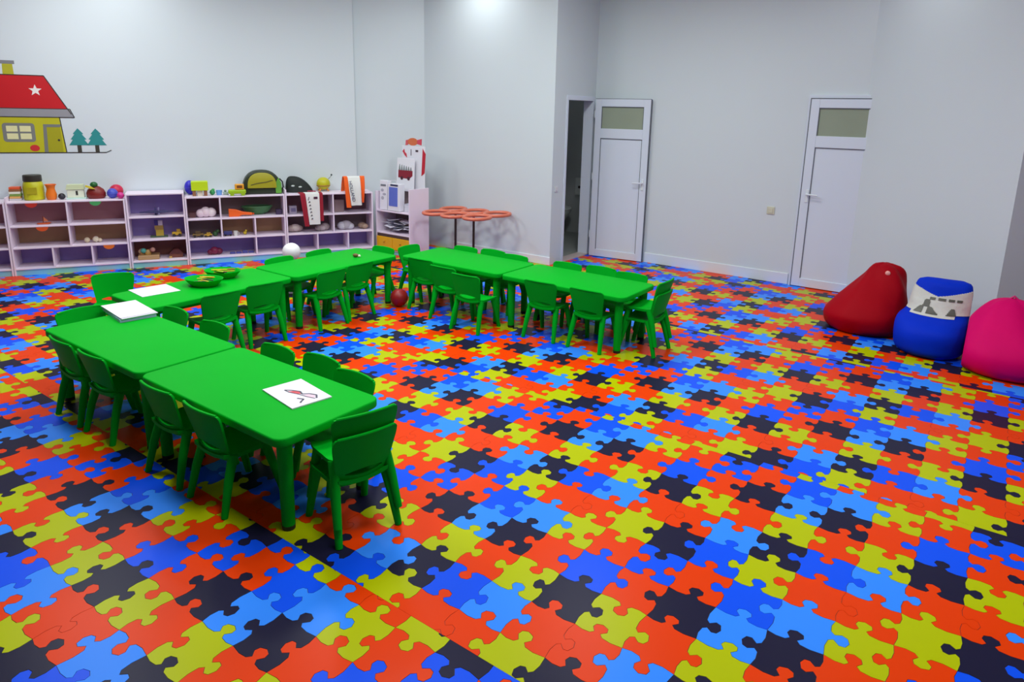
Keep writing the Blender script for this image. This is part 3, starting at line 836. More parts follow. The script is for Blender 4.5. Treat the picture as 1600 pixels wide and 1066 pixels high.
# jerseys hanging over the front edge of the last cube shelf
def cloth(profile_x0, profile_x1, zs, yoff, amp, seed):
    """vertical cloth strip between x0(v), x1(v) with gentle folds, front at -y; returns MB"""
    n1, n2 = 14, len(zs) - 1
    vs_, fs_ = [], []
    for s in (0, 1):
        for j, (z, yy) in enumerate(zs):
            v = j / n2
            for i in range(n1 + 1):
                u = i / n1
                x = profile_x0(v) * (1 - u) + profile_x1(v) * u
                y = yy + yoff - amp * v * (0.5 + 0.5 * math.sin(u * 9 + seed)) - s * 0.004
                vs_.append((x, y, z + s * 0.0035 * (1 if j < 2 else 0)))
    idx = lambda s, j, i: s * (n2 + 1) * (n1 + 1) + j * (n1 + 1) + i
    for j in range(n2):
        for i in range(n1):
            fs_ += [(idx(0, j, i), idx(0, j, i + 1), idx(0, j + 1, i + 1), idx(0, j + 1, i)), (idx(1, j, i), idx(1, j + 1, i), idx(1, j + 1, i + 1), idx(1, j, i + 1))]
    for j in range(n2):
        fs_ += [(idx(0, j, 0), idx(0, j + 1, 0), idx(1, j + 1, 0), idx(1, j, 0)), (idx(0, j, n1), idx(1, j, n1), idx(1, j + 1, n1), idx(0, j + 1, n1))]
    for i in range(n1):
        fs_ += [(idx(0, 0, i), idx(1, 0, i), idx(1, 0, i + 1), idx(0, 0, i + 1)), (idx(0, n2, i), idx(0, n2, i + 1), idx(1, n2, i + 1), idx(1, n2, i))]
    return MB().add(vs_, fs_)
t = thing('red_white_jersey', LP(3.245, 0, TOP), ANGL, 'white jersey with dark red sides hanging over the shelf front', 'jersey')
zs = [(0.006, 0.12), (0.006, 0.03), (0.004, -0.006), (-0.02, -0.012)] + [(-0.02 - 0.04 * k, -0.013) for k in range(1, 10)]
CRIM = cm(150, 16, 40, 0.8)
JW = cm(226, 228, 224, 0.8)
cloth(lambda v: -0.085 + 0.045 * v, lambda v: 0.090 - 0.0 * v, zs, 0, 0.004, 0.4).build('white_front', JW, t, True)
cloth(lambda v: -0.150 + 0.055 * v, lambda v: -0.086 + 0.045 * v, zs + [(-0.40, -0.013)], 0, 0.006, 2).build('red_side', CRIM, t, True)
cloth(lambda v: 0.091, lambda v: 0.130 + 0.005 * v, zs[:-1], 0, 0.006, 1).build('red_side', CRIM, t, True)
lt = MB()
for k in range(7):
    zc = -0.055 - 0.042 * k
    xc = -0.038 + 0.010 * (k / 2)
    hh = 0.020 if k == 0 else 0.009
    lt.prism(bar((xc - 0.008, zc - hh), (xc + 0.004, zc + hh), 0.007), -0.0245, -0.0225, 'y')
    if k:
        lt.prism(bar((xc + 0.004, zc - hh * 0.8), (xc + 0.011, zc + hh * 0.6), 0.006), -0.0245, -0.0225, 'y')
lt.build('printed_letters', cm(60, 50, 60), t)
MB().prism(rrect(0.020, 0.066, -0.060, -0.034, 0.004, 2), -0.0245, -0.0225, 'y').build('name_tag', cm(76, 26, 60), t)

def text_mesh(body, size, material, parent, M, name='lettering'):
    cu = bpy.data.curves.new(name, 'FONT')
    cu.body = body
    cu.size = size
    cu.extrude = 0.0008
    cu.align_x, cu.align_y = 'CENTER', 'CENTER'
    cu.resolution_u = 3
    ob = bpy.data.objects.new(name, cu)
    COL.objects.link(ob)
    me = bpy.data.meshes.new_from_object(ob.evaluated_get(bpy.context.evaluated_depsgraph_get()))
    bpy.data.objects.remove(ob)
    me.transform(M)
    me.materials.clear()
    me.materials.append(material)
    return link(name, me, parent)
t = thing('orange_white_jersey', LP(3.775, 0, TOP), ANGL, 'white jersey with orange sides draped over the last shelf', 'jersey')
zs = [(0.004, 0.16), (0.10, 0.13), (0.19, 0.08), (0.205, 0.05), (0.19, 0.02), (0.13, -0.002), (0.05, -0.014)] + [(0.05 - 0.035 * k, -0.016) for k in range(1, 7)]
ORG = cm(240, 98, 24, 0.8)
cloth(lambda v: -0.095 + 0.045 * v, lambda v: 0.070 + 0.012 * v, zs, 0, 0.012, 0.4).build('white_front', JW, t, True)
cloth(lambda v: -0.140 + 0.030 * v, lambda v: -0.094 + 0.045 * v, zs + [(-0.185, -0.018)], 0, 0.012, 2).build('orange_side', ORG, t, True)
cloth(lambda v: 0.071 + 0.012 * v, lambda v: 0.145 - 0.035 * v, zs[:-1], 0, 0.02, 1).build('orange_side', ORG, t, True)
text_mesh('HOLLAND', 0.056, cm(40, 46, 84), t, Matrix.Translation((-0.040, -0.0365, 0.02)) @ Matrix.Rotation(math.radians(90), 4, 'X') @ Matrix.Rotation(math.radians(-80), 4, 'Z'))

# contents of the compartments
def toy_blob(name, s, z, label, cat, parts, dep=0.14, group=None):
    t = sthing(name, s, dep, z, label, cat, group)
    for (pn, x, y, zc, r, sz, c) in parts:
        MB().ball((x, y, zc), r, 14, sz).build(pn, cm(*c), t, True)
    return t
Z1, Z2, Z3 = 0.078, 0.302, 0.535
t = sthing('red_toy_boat', 0.43, 0.10, Z3, 'small red toy boat in the upper left rose compartment', 'toy')
MB().prism([(-0.06, 0.012), (-0.04, 0.0), (0.05, 0.0), (0.075, 0.018)], -0.03, 0.03, 'y').build('hull', cm(196, 82, 36), t, bevel=0.003)
MB().box(-0.004, 0.004, -0.004, 0.004, 0.0185, 0.085).build('mast', cm(130, 60, 40), t)
MB().prism([(0.006, 0.03), (0.05, 0.03), (0.006, 0.08)], -0.002, 0.002, 'y').build('sail', cm(206, 120, 80), t)
for s, z, c, lab in ((0.36, 0.7755, (190, 50, 36), 'red round tag stuck under the shelf top edge above the rose compartment'), (0.43, 0.5185, (214, 86, 34), 'orange round tag stuck on the middle shelf edge below the red boat'), (0.945, 0.7755, (70, 160, 92), 'green round tag stuck under the shelf top below the red sack'), (1.03, 0.2855, (222, 112, 36), 'orange round tag stuck at the lower right shelf edge')):
    t = thing('round_tag', LP(s, -0.0005, z), ANGL, lab, 'tag', 'round tags stuck on the shelf edges')
    pts = [(0.055 * math.cos(a), -0.045 * math.sin(a)) for a in [math.pi * k / 12 for k in range(13)]]
    MB().prism(pts, -0.003, 0.0, 'y').build('disc', cm(*c), t)
toy_blob('plush_pair', 0.86, Z2, 'two pale plush lumps in the right tan compartment', 'plush', [('body', -0.05, 0, 0.03, 0.03, 1, (222, 208, 176)), ('body', 0.035, 0, 0.034, 0.034, 1, (232, 222, 196)), ('head', 0.075, -0.01, 0.024, 0.022, 1, (230, 216, 190))])
t = sthing('toy_crane', 1.53, 0.15, 0.322, 'toy crane tower of yellow and blue blocks on the middle level of the tall shelf', 'toy')
MB().box(-0.09, 0.09, -0.03, 0.03, 0, 0.02).build('base', cm(74, 92, 70), t)
MB().box(-0.03, 0.05, -0.03, 0.03, 0.0205, 0.09).build('yellow_block', cm(176, 150, 50), t)
MB().box(-0.04, 0.05, -0.028, 0.028, 0.0905, 0.14).build('tan_block', cm(150, 120, 60), t)
MB().box(-0.04, -0.005, -0.028, 0.028, 0.1405, 0.20).build('blue_block', cm(54, 48, 120), t)
MB().box(0.0, 0.045, -0.028, 0.028, 0.1405, 0.195).build('pale_block', cm(190, 180, 200), t)
t = sthing('toy_digger', 1.715, 0.14, 0.322, 'small yellow toy digger beside the crane tower', 'toy')
MB().box(-0.05, 0.05, -0.03, 0.03, 0.018, 0.055).build('body', cm(204, 164, 40), t, bevel=0.006)
for sx in (-0.03, 0.03):
    MB().lathe([(0.018, -0.034), (0.018, 0.034)], 14, (0, 0, 0), Matrix.Translation((sx, 0, 0.018)) @ Matrix.Rotation(math.radians(90), 4, 'X')).build('wheel', cm(50, 44, 40), t, True)
MB().box(0.0, 0.04, -0.025, 0.025, 0.0555, 0.085).build('cab', cm(180, 140, 40), t)
t = sthing('toy_plane', 1.50, 0.15, 0.585, 'dark toy plane on the top level of the tall shelf', 'toy')
MB().tube([(-0.15, 0, 0.03), (-0.05, 0, 0.035), (0.10, 0, 0.035), (0.20, 0, 0.03)], [0.006, 0.016, 0.018, 0.006], 12).build('fuselage', cm(66, 62, 110), t, True)
MB().box(0.0, 0.05, -0.09, 0.09, 0.03, 0.036).build('wing', cm(60, 58, 96), t)
MB().box(0.005, 0.025, -0.01, 0.01, 0.0, 0.085).build('stand_post', cm(80, 76, 130), t)
MB().box(0.04, 0.055, -0.01, 0.01, 0.0, 0.085).build('stand_post', cm(150, 140, 190), t)
t = sthing('toy_basket', 1.405, 0.15, 0.078, 'tan basket heaped with toys on the bottom level of the tall shelf', 'basket')
MB().box(-0.11, 0.11, -0.09, 0.09, 0, 0.05).build('basket', cm(176, 140, 96), t, bevel=0.008)
rr = random.Random(11)
for k, c in enumerate(((206, 166, 90), (214, 180, 110), (90, 190, 170), (200, 150, 130), (190, 140, 80), (222, 190, 150), (170, 90, 70))):
    MB().ball((rr.uniform(-0.08, 0.08), rr.uniform(-0.06, 0.03), 0.065 + 0.015 * (k % 4)), rr.uniform(0.022, 0.036), 12).build('toy', cm(*c), t, True)
t = sthing('toy_hut', 1.69, 0.15, 0.078, 'dark brown toy hut at the right of the tall shelf bottom', 'toy')
MB().box(-0.07, 0.07, -0.05, 0.05, 0, 0.045).build('walls', cm(120, 66, 50), t)
MB().prism([(-0.08, 0.0455), (0.08, 0.0455), (0.03, 0.10), (-0.02, 0.10)], -0.055, 0.055, 'y').build('roof', cm(92, 44, 40), t)
MB().box(-0.075, -0.045, -0.07, -0.052, 0, 0.02).build('step', cm(200, 160, 90), t)
toy_blob('white_plush', 2.04, Z3, 'pale pink white plush toy in the upper left compartment of the third shelf', 'plush', [('body', 0, 0, 0.062, 0.062, 1, (232, 214, 222)), ('body', 0.06, 0, 0.056, 0.056, 1, (236, 222, 226)), ('head', -0.055, -0.01, 0.05, 0.05, 1, (226, 206, 216))])
t = sthing('brown_box', 1.905, 0.16, Z3, 'little dark brown box beside the pink white plush', 'box')
MB().box(-0.04, 0.025, -0.04, 0.04, 0, 0.05).build('carton', cm(92, 56, 60), t)
MB().box(-0.042, 0.027, -0.042, 0.042, 0.0505, 0.062).build('lid', cm(84, 50, 54), t)
t = sthing('orange_toy_gun', 2.42, 0.10, Z3, 'orange toy pistol lying in the upper right compartment', 'toy')
MB().prism([(-0.13, 0.0), (-0.02, 0.0), (0.02, 0.018), (0.13, 0.012), (0.135, 0.04), (0.03, 0.055), (-0.05, 0.085), (-0.13, 0.095)], -0.025, 0.02, 'y').build('body', cm(236, 98, 26), t, bevel=0.006)
MB().box(0.135, 0.155, -0.012, 0.006, 0.016, 0.036).build('muzzle', cm(200, 70, 20), t)
t = sthing('green_tray', 2.62, 0.22, Z3, 'translucent green bowl lying behind the orange toy', 'bowl')
MB().lathe([(0.06, 0.0), (0.12, 0.03), (0.17, 0.10), (0.165, 0.105), (0.11, 0.04), (0.0001, 0.012)], 24, (0, 0, 0), None, 1.1, 0.62).build('bowl', cm(64, 120, 72), t, True)
MB().torus((0, 0, 0.103), 0.168, 0.004, 26, 6, 0.62).build('rim', cm(84, 140, 90), t, True)
t = sthing('indigo_box', 2.865, 0.14, Z3, 'small indigo box at the right of the upper compartment', 'box')
MB().box(-0.035, 0.035, -0.03, 0.03, 0, 0.055).build('carton', cm(66, 50, 84), t, bevel=0.004)
MB().box(-0.036, 0.036, -0.031, 0.031, 0.0555, 0.065).build('lid', cm(60, 44, 76), t)
t = sthing('toy_car', 1.940, 0.12, Z2, 'olive toy car in the middle left compartment', 'toy car')
MB().box(-0.06, 0.06, -0.03, 0.03, 0.016, 0.045).build('body', cm(122, 96, 44), t, bevel=0.006)
MB().box(-0.03, 0.03, -0.026, 0.026, 0.0455, 0.075).build('cabin', cm(90, 70, 40), t, bevel=0.006)
for sx in (-0.038, 0.038):
    MB().lathe([(0.016, -0.034), (0.016, 0.034)], 14, (0, 0, 0), Matrix.Translation((sx, 0, 0.016)) @ Matrix.Rotation(math.radians(90), 4, 'X')).build('wheel', cm(40, 36, 34), t, True)
t = sthing('yellow_toy_car', 2.046, 0.10, Z2, 'yellow toy car beside the olive one', 'toy car')
MB().box(-0.04, 0.045, -0.025, 0.025, 0.014, 0.036).build('body', cm(196, 156, 40), t, bevel=0.005)
MB().box(-0.015, 0.03, -0.022, 0.022, 0.0365, 0.055).build('cabin', cm(176, 136, 40), t, bevel=0.005)
for sx in (-0.024, 0.028):
    MB().lathe([(0.014, -0.028), (0.014, 0.028)], 14, (0, 0, 0), Matrix.Translation((sx, 0, 0.014)) @ Matrix.Rotation(math.radians(90), 4, 'X')).build('wheel', cm(60, 50, 30), t, True)
toy_blob('green_dino', 2.128, Z2, 'dark green toy animal by the divider', 'toy', [('body', 0, 0, 0.032, 0.032, 1, (50, 92, 50)), ('head', 0.028, -0.01, 0.062, 0.02, 1, (56, 104, 56))])
t = sthing('blue_toy_bus', 2.265, 0.12, Z2, 'dark blue toy bus in the middle compartment', 'toy')
MB().box(-0.045, 0.05, -0.025, 0.025, 0.012, 0.058).build('body', cm(58, 60, 120), t, bevel=0.006)
for sx in (-0.025, 0.03):
    MB().lathe([(0.012, -0.028), (0.012, 0.028)], 14, (0, 0, 0), Matrix.Translation((sx, 0, 0.012)) @ Matrix.Rotation(math.radians(90), 4, 'X')).build('wheel', cm(30, 30, 34), t, True)
t = sthing('white_cup', 2.352, 0.10, Z2, 'white toy cup beside the blue bus', 'cup')
MB().lathe([(0.020, 0), (0.026, 0.058), (0.023, 0.058), (0.018, 0.006), (0.0001, 0.006)], 16).build('cup', cm(214, 214, 206), t, True)
MB().tube([(0.024, 0, 0.045), (0.040, 0, 0.04), (0.040, 0, 0.022), (0.021, 0, 0.014)], 0.003, 8).build('handle', cm(214, 214, 206), t, True)
toy_blob('yellow_duck', 2.46, Z2, 'tiny yellow toy duck near the tan compartment', 'toy', [('body', 0, 0, 0.022, 0.022, 0.9, (206, 180, 40)), ('head', 0.012, -0.004, 0.048, 0.014, 1, (214, 190, 50))])
toy_blob('maroon_cushion', 2.105, Z1, 'maroon cloth bundle in the lower lavender compartment', 'cloth', [('bundle', 0, 0, 0.048, 0.052, 0.92, (126, 26, 66)), ('bundle', 0.05, 0, 0.04, 0.042, 0.95, (110, 22, 60)), ('bundle', -0.045, 0, 0.034, 0.036, 0.94, (118, 24, 62))])
t = sthing('blue_train', 2.405, 0.12, Z1, 'row of low blue toy train cars in the lower lavender compartment', 'toy train')
for k in range(4):
    MB().box(-0.13 + k * 0.07, -0.07 + k * 0.07, -0.02, 0.02, 0.0, 0.022 + 0.012 * (k == 2)).build('car', cm(72, 74, 150), t, bevel=0.004)
def bag_heap(s, z, label, cols, n, w, hgt, seed, name='toy_bag'):
    t = sthing(name, s, 0.14, z, label, 'bag')
    r = random.Random(seed)
    for k in range(n):
        u = (k + 0.5) / n * 2 - 1
        rad = hgt * r.uniform(0.35, 0.5)
        MB().ball((u * w, r.uniform(-0.02, 0.02), rad), rad, 12, r.uniform(0.9, 1.0), 1.3, 1).build('bundle', cm(*cols[k % len(cols)]), t, True)
    return t
bag_heap(3.05, Z2, 'clear bag of pale straws behind the red and white jersey', ((170, 150, 146), (196, 180, 176)), 3, 0.06, 0.12, 3)
bag_heap(3.375, Z2, 'clear bag of small grey toys left of the divider', ((164, 150, 150), (190, 176, 180)), 3, 0.06, 0.10, 4)
bag_heap(3.685, Z2, 'bag of white cotton in the middle right compartment', ((196, 196, 206), (176, 172, 180)), 3, 0.07, 0.12, 5)
bag_heap(3.905, Z2, 'bag of tan pieces at the far right compartment', ((150, 126, 108), (166, 140, 120)), 2, 0.03, 0.09, 6)
t = sthing('grey_carton', 3.03, 0.14, Z3, 'small grey carton behind the red jersey side', 'box')
MB().box(-0.045, 0.045, -0.04, 0.04, 0, 0.10).build('carton', cm(150, 140, 162), t, bevel=0.004)
MB().box(-0.025, 0.03, -0.0425, -0.0405, 0.03, 0.075).build('print_patch', cm(100, 92, 130), t)
t = sthing('brown_carton', 3.60, 0.16, Z3, 'brown grey carton left of the orange jersey', 'box')
MB().box(-0.06, 0.06, -0.04, 0.04, 0, 0.15).build('carton', cm(134, 112, 116), t, bevel=0.004)
MB().box(-0.061, 0.061, -0.041, 0.041, 0.1505, 0.158).build('lid', cm(124, 100, 106), t)

# things on the corner cabinet
CX0, CY0 = -5.53, 4.00
t = thing('paper_pile', (CX0 + 0.30, CY0 + 0.15, 0.2756), 0, 'heap of crumpled white paper in the corner cabinet', 'paper')
rr = random.Random(21)
for k in range(16):
    a = Matrix.Translation((rr.uniform(-0.17, 0.17), rr.uniform(-0.03, 0.05), 0.045 + 0.009 * k * (1 - 0.3 * rr.random()))) @ Matrix.Rotation(rr.uniform(0, 6.28), 4, 'Z') @ Matrix.Rotation(rr.uniform(-0.22, 0.22), 4, 'X') @ Matrix.Rotation(rr.uniform(-0.18, 0.18), 4, 'Y')
    sb = MB()
    g_ = [[(x, y, 0.010 * math.sin(9 * x / 0.1 + k) * math.cos(7 * y / 0.1)) for y in (-0.07, -0.025, 0.025, 0.07)] for x in (-0.10, -0.035, 0.035, 0.10)]
    vv = [p for row in g_ for p in row] + [(p[0], p[1], p[2] - 0.002) for row in g_ for p in row]
    ff = [(i * 4 + j, i * 4 + j + 1, i * 4 + j + 5, i * 4 + j + 4) for i in range(3) for j in range(3)]
    ff += [tuple(16 + q for q in reversed(f)) for f in ff]
    sb.add(vv, ff, a)
    sb.build('crumpled_sheet', PAPER if k % 4 else cm(206, 210, 226), t)
def upright(name, x, y, z, w, h, th, label, cat, tilt=0.0, yaw=0.0, c=(232, 232, 240)):
    t = thing(name, (x, y, z), yaw, label, cat)
    t.rotation_euler = (tilt, 0, yaw)
    MB().box(-w / 2, w / 2, 0, th, 0, h).build('sheet' if th < 0.02 else 'bag', cm(*c), t, bevel=min(0.004, th / 3))
    return t
t = upright('white_paper_bag', CX0 + 0.112, CY0 + 0.03, 0.565, 0.128, 0.375, 0.07, 'white paper bag with a grey print on the corner cabinet', 'bag', -0.04, 0.04)
MB().box(-0.05, 0.04, -0.002, -0.0003, 0.30, 0.325).build('grey_print', cm(120, 124, 136), t)
for k, (x, z, w, h) in enumerate(((-0.02, 0.25, 0.05, 0.04), (0.015, 0.20, 0.06, 0.03), (-0.015, 0.15, 0.05, 0.045))):
    MB().prism([(x + w / 2 * math.cos(a), z + h / 2 * math.sin(a)) for a in [2 * math.pi * q / 14 for q in range(14)]], -0.002, -0.0003, 'y').build('grey_print', cm(176, 178, 190), t)
t = upright('blue_gift_bag', CX0 + 0.305, CY0 + 0.02, 0.566, 0.215, 0.345, 0.09, 'white gift bag with a plain blue panel on the corner cabinet', 'bag', -0.03, -0.05)
MB().box(-0.085, 0.075, -0.003, -0.0003, 0.06, 0.30).build('blue_panel', cm(96, 116, 206), t)
MB().box(-0.06, 0.08, -0.003, -0.0003, 0.315, 0.337).build('navy_band', cm(50, 56, 90), t)
MB().tube([(-0.05, 0.0, 0.345), (-0.045, 0.0, 0.385), (0.045, 0.0, 0.385), (0.05, 0.0, 0.345)], 0.004, 8).build('handle', cm(220, 220, 226), t, True)
t = upright('folded_cloth', CX0 + 0.497, CY0 + 0.10, 0.562, 0.13, 0.09, 0.14, 'folded pale cloth beside the blue gift bag', 'cloth', 0, 0.2, (210, 212, 222))
MB().box(-0.066, 0.066, -0.001, 0.141, 0.0905, 0.10).build('fold', cm(190, 192, 206), t, bevel=0.003)
t = upright('picture_card', CX0 + 0.30, CY0 + 0.235, 0.802, 0.31, 0.42, 0.008, 'white card with a dark red and grey picture standing on the corner cabinet', 'card', -0.06, 0.0)
MB().prism([(-0.125, 0.17), (0.07, 0.16), (0.125, 0.20), (0.125, 0.265), (-0.125, 0.265)], -0.003, -0.0003, 'y').build('red_print', cm(136, 22, 44), t)
for k in range(6):
    x = -0.105 + 0.04 * k
    MB().prism([(x - 0.016, 0.266), (x + 0.016, 0.266), (x + 0.004, 0.34 - 0.006 * k), (x - 0.004, 0.34 - 0.006 * k)], -0.003, -0.0003, 'y').build('grey_print', cm(126, 134, 136), t)
for x in (-0.06, 0.06):
    MB().prism([(x + 0.024 * math.cos(a), 0.165 + 0.024 * math.sin(a)) for a in [2 * math.pi * q / 14 for q in range(14)]], -0.004, -0.0031, 'y').build('dark_print', cm(70, 20, 40), t)
t = upright('white_craft_sheet', CX0 + 0.385, CY0 + 0.30, 0.806, 0.40, 0.57, 0.008, 'tall white paper cutout with red marks at the back of the corner cabinet', 'paper', -0.02, 0.0)
MB().prism([(0.145, 0.20), (0.199, 0.24), (0.215, 0.48), (0.165, 0.545)], -0.004, -0.0003, 'y').build('red_strip', cm(190, 26, 48), t)
MB().prism([(-0.19, 0.50), (-0.15, 0.45), (-0.11, 0.42), (-0.12, 0.47), (-0.15, 0.49), (-0.16, 0.53)], -0.004, -0.0003, 'y').build('red_mark', cm(206, 50, 70), t)
MB().prism([(-0.01 + 0.085 * math.cos(a), 0.625 + 0.048 * math.sin(a)) for a in [2 * math.pi * q / 20 for q in range(20)]], -0.006, 0.004, 'y').build('orange_disc', cm(214, 110, 64), t)
MB().prism([(0.07, 0.60), (0.14, 0.585), (0.145, 0.665), (0.07, 0.65)], -0.006, 0.004, 'y').build('red_bow', cm(214, 70, 90), t)
MB().prism([(-0.09, 0.585), (-0.135, 0.575), (-0.13, 0.64), (-0.09, 0.65)], -0.006, 0.004, 'y').build('red_bow', cm(214, 90, 100), t)
MB().box(-0.045, -0.035, -0.003, -0.0003, 0.45, 0.53).box(-0.048, -0.032, -0.003, -0.0003, 0.37, 0.39).box(-0.048, -0.032, -0.003, -0.0003, 0.34, 0.36).box(0.04, 0.085, -0.003, -0.0003, 0.50, 0.525).build('dark_marks', cm(70, 50, 60), t)

# ------------------------------------------------------------------ ring table in front of the mural wall
RINGC = mat('ring_terracotta', (214, 112, 84), 0.4, 0.05)
LEGC = mat('leg_dark_metal', (40, 26, 24), 0.4, 0.05)
t = thing('ring_table', (-4.33, 4.38, 0), 0, 'low table of six linked terracotta rings on thin dark legs', 'table')
rc = [(-0.345, 0.165), (0.0, 0.185), (0.325, 0.215), (-0.30, -0.20), (0.0, -0.20), (0.31, -0.16)]
for x, y in rc:
    rg = MB().torus((x, y, 0.59), 0.148, 0.021, 32, 10, 1.22).build('ring', RINGC, t, True)
for x, y in ((-0.135, -0.035), (0.165, -0.045)):
    lg = MB().tube([(x, y, 0.580), (x, y, 0.016)], 0.015, 12).build('leg', LEGC, t, True)
    MB().lathe([(0.13, 0), (0.13, 0.008), (0.03, 0.0155)], 24, (x, y, 0)).build('foot', LEGC, lg, True)

# ------------------------------------------------------------------ bean bags
def bag_mesh(H, prof, xmin, xmax, seed, wr=0.010, na=56, nz=34):
    """prof: list of (t, radius_x, radius_y, shift_x, shift_y)"""
    r = random.Random(seed)
    ph = [(r.uniform(0, 6.28), r.choice((3, 4, 5, 7)), r.uniform(2, 7), r.uniform(0.4, 1)) for _ in range(7)]
    def val(t):
        for (a, b) in zip(prof, prof[1:]):
            if a[0] <= t <= b[0]:
                u = (t - a[0]) / (b[0] - a[0])
                i = prof.index(a)
                p, q = prof[max(0, i - 1)], prof[min(len(prof) - 1, i + 2)]
                h = b[0] - a[0]
                out = []
                for k in range(1, 5):
                    m0 = (b[k] - p[k]) / max(1e-6, b[0] - p[0]) * h
                    m1 = (q[k] - a[k]) / max(1e-6, q[0] - a[0]) * h
                    out.append((2 * u ** 3 - 3 * u * u + 1) * a[k] + (u ** 3 - 2 * u * u + u) * m0 + (3 * u * u - 2 * u ** 3) * b[k] + (u ** 3 - u * u) * m1)
                return out
        return list(prof[-1][1:])
    def pt(ang, t, off=0.0):
        rx, ry, sx, sy = val(t)
        w = sum(am * math.sin(n_ * ang + p_ + f_ * t * 2) for p_, n_, f_, am in ph) * wr * min(1, 4 * t) * (0.4 + t)
        c, s = math.cos(ang), math.sin(ang)
        e = 0.9
        cx = math.copysign(abs(c) ** e, c)
        cy = math.copysign(abs(s) ** e, s)
        return (min(xmax, max(xmin, sx + (rx + w + off) * cx)), sy + (ry + w + off) * cy, H * t)
    b = MB()
    vv = [pt(2 * math.pi * k / na, j / nz) for j in range(nz + 1) for k in range(na)]
    ff = [(j * na + k, j * na + (k + 1) % na, (j + 1) * na + (k + 1) % na, (j + 1) * na + k) for j in range(nz) for k in range(na)]
    ff += [tuple(range(na - 1, -1, -1)), tuple(nz * na + k for k in range(na))]
    b.add(vv, ff)
    return b, pt
def patch(pt, a0, a1, t0, t1, off, inside=None, n1=72, n2=48, th=0.004):
    vs_, keep = [], []
    for s in (0, 1):
        for j in range(n2 + 1):
            for i in range(n1 + 1):
                vs_.append(pt(a0 + (a1 - a0) * i / n1, t0 + (t1 - t0) * j / n2, off - th * s))
    idx = lambda s, j, i: s * (n2 + 1) * (n1 + 1) + j * (n1 + 1) + i
    ok = lambda j, i: 0 <= j < n2 and 0 <= i < n1 and (inside is None or inside((i + 0.5) / n1, (j + 0.5) / n2))
    fs_ = []
    for j in range(n2):
        for i in range(n1):
            if not ok(j, i):
                continue
            fs_ += [(idx(0, j, i), idx(0, j, i + 1), idx(0, j + 1, i + 1), idx(0, j + 1, i)), (idx(1, j, i), idx(1, j + 1, i), idx(1, j + 1, i + 1), idx(1, j, i + 1))]
            for dj, di, p, q in ((-1, 0, (j, i), (j, i + 1)), (1, 0, (j + 1, i), (j + 1, i + 1)), (0, -1, (j, i), (j + 1, i)), (0, 1, (j, i + 1), (j + 1, i + 1))):
                if not ok(j + dj, i + di):
                    fs_.append((idx(0, *p), idx(0, *q), idx(1, *q), idx(1, *p)))
    b = MB().add(vs_, fs_)
    return b
BAGROT = 0.0      # local -y faces the room
def bean(name, loc, H, prof, seed, c, label, wr=0.010, xmin=-9.0, xmax=9.0):
    t = thing(name, loc, BAGROT, label, 'bean bag', 'bean bags by the right wall')
    b, pt = bag_mesh(H, prof, xmin, xmax, seed, wr)
    b.build('body', mat('bag_%s' % name, c, 0.6, 0.08, 5, 0.2, 14, 0.08), t, True)
    return t, pt
t, pt = bean('red_bean_bag', (0.188, 4.510, 0), 0.60,
             [(0, 0.25, 0.24, 0, 0), (0.04, 0.295, 0.285, 0, 0), (0.12, 0.325, 0.315, 0, 0), (0.26, 0.330, 0.32, 0.0, 0), (0.44, 0.285, 0.275, 0.035, 0.03), (0.62, 0.225, 0.22, 0.075, 0.07), (0.80, 0.165, 0.155, 0.105, 0.10), (0.92, 0.125, 0.11, 0.11, 0.11), (0.975, 0.085, 0.075, 0.105, 0.11), (1, 0.03, 0.03, 0.105, 0.11)], 2, (158, 0, 20),
             'dark red teardrop bean bag with a pale round button near its top', 0.0045)
px, py, pz = pt(math.radians(-80), 0.89, 0.003)
MB().ball((px, py, pz), 0.021, 16, 1.0, 1.0, 0.5).build('button', cm(240, 168, 158), t, True)
t, pt = bean('blue_bean_bag', (0.722, 4.180, 0), 0.585,
             [(0, 0.19, 0.22, 0, 0), (0.05, 0.235, 0.265, 0, 0), (0.14, 0.255, 0.285, 0, 0), (0.34, 0.258, 0.285, 0, 0), (0.46, 0.245, 0.24, 0.0, 0.03), (0.54, 0.225, 0.165, 0.02, 0.09), (0.72, 0.215, 0.125, 0.035, 0.12), (0.92, 0.195, 0.09, 0.045, 0.13), (0.975, 0.175, 0.06, 0.045, 0.13), (1, 0.13, 0.02, 0.045, 0.13)], 4, (4, 48, 198),
             'blue bean bag chair with a white printed panel between red and pink bags', 0.003, xmax=0.242)
A0, A1 = math.radians(-170), math.radians(-20)
wp = patch(pt, A0, A1, 0.53, 0.90, 0.006, lambda u, v: v < 0.98 - 0.30 * (1 - abs(2 * u - 1)) ** 1.5 and (v > 0.10 or 0.2 < u < 0.75))
wp = wp.build('printed_panel', mat('panel_cloth', (206, 206, 198), 0.7, 0.1, 8, 0.3, 30), t, True)
def tower(u, v):
    du = u - 0.40
    if v < 0.28:
        return 0.03 < abs(du) < 0.05 + 0.28 * (0.28 - v) + 0.02
    return v < 0.58 and abs(du) < 0.05 * (1.15 - v)
patch(pt, A0, A1, 0.56, 0.86, 0.0115, tower, 96, 60, 0.004).build('tower_print', cm(84, 84, 74), wp, True)
patch(pt, A0, A1, 0.56, 0.86, 0.0115, lambda u, v: (0.62 < u < 0.76 and 0.02 < v < 0.30 and abs(u - 0.69) < 0.02 + 0.16 * (0.30 - v)) or (0.42 < u < 0.80 and 0.60 < v < 0.70 and math.sin(u * 60) > -0.55), 96, 60, 0.004).build('dark_print', cm(84, 84, 74), wp, True)
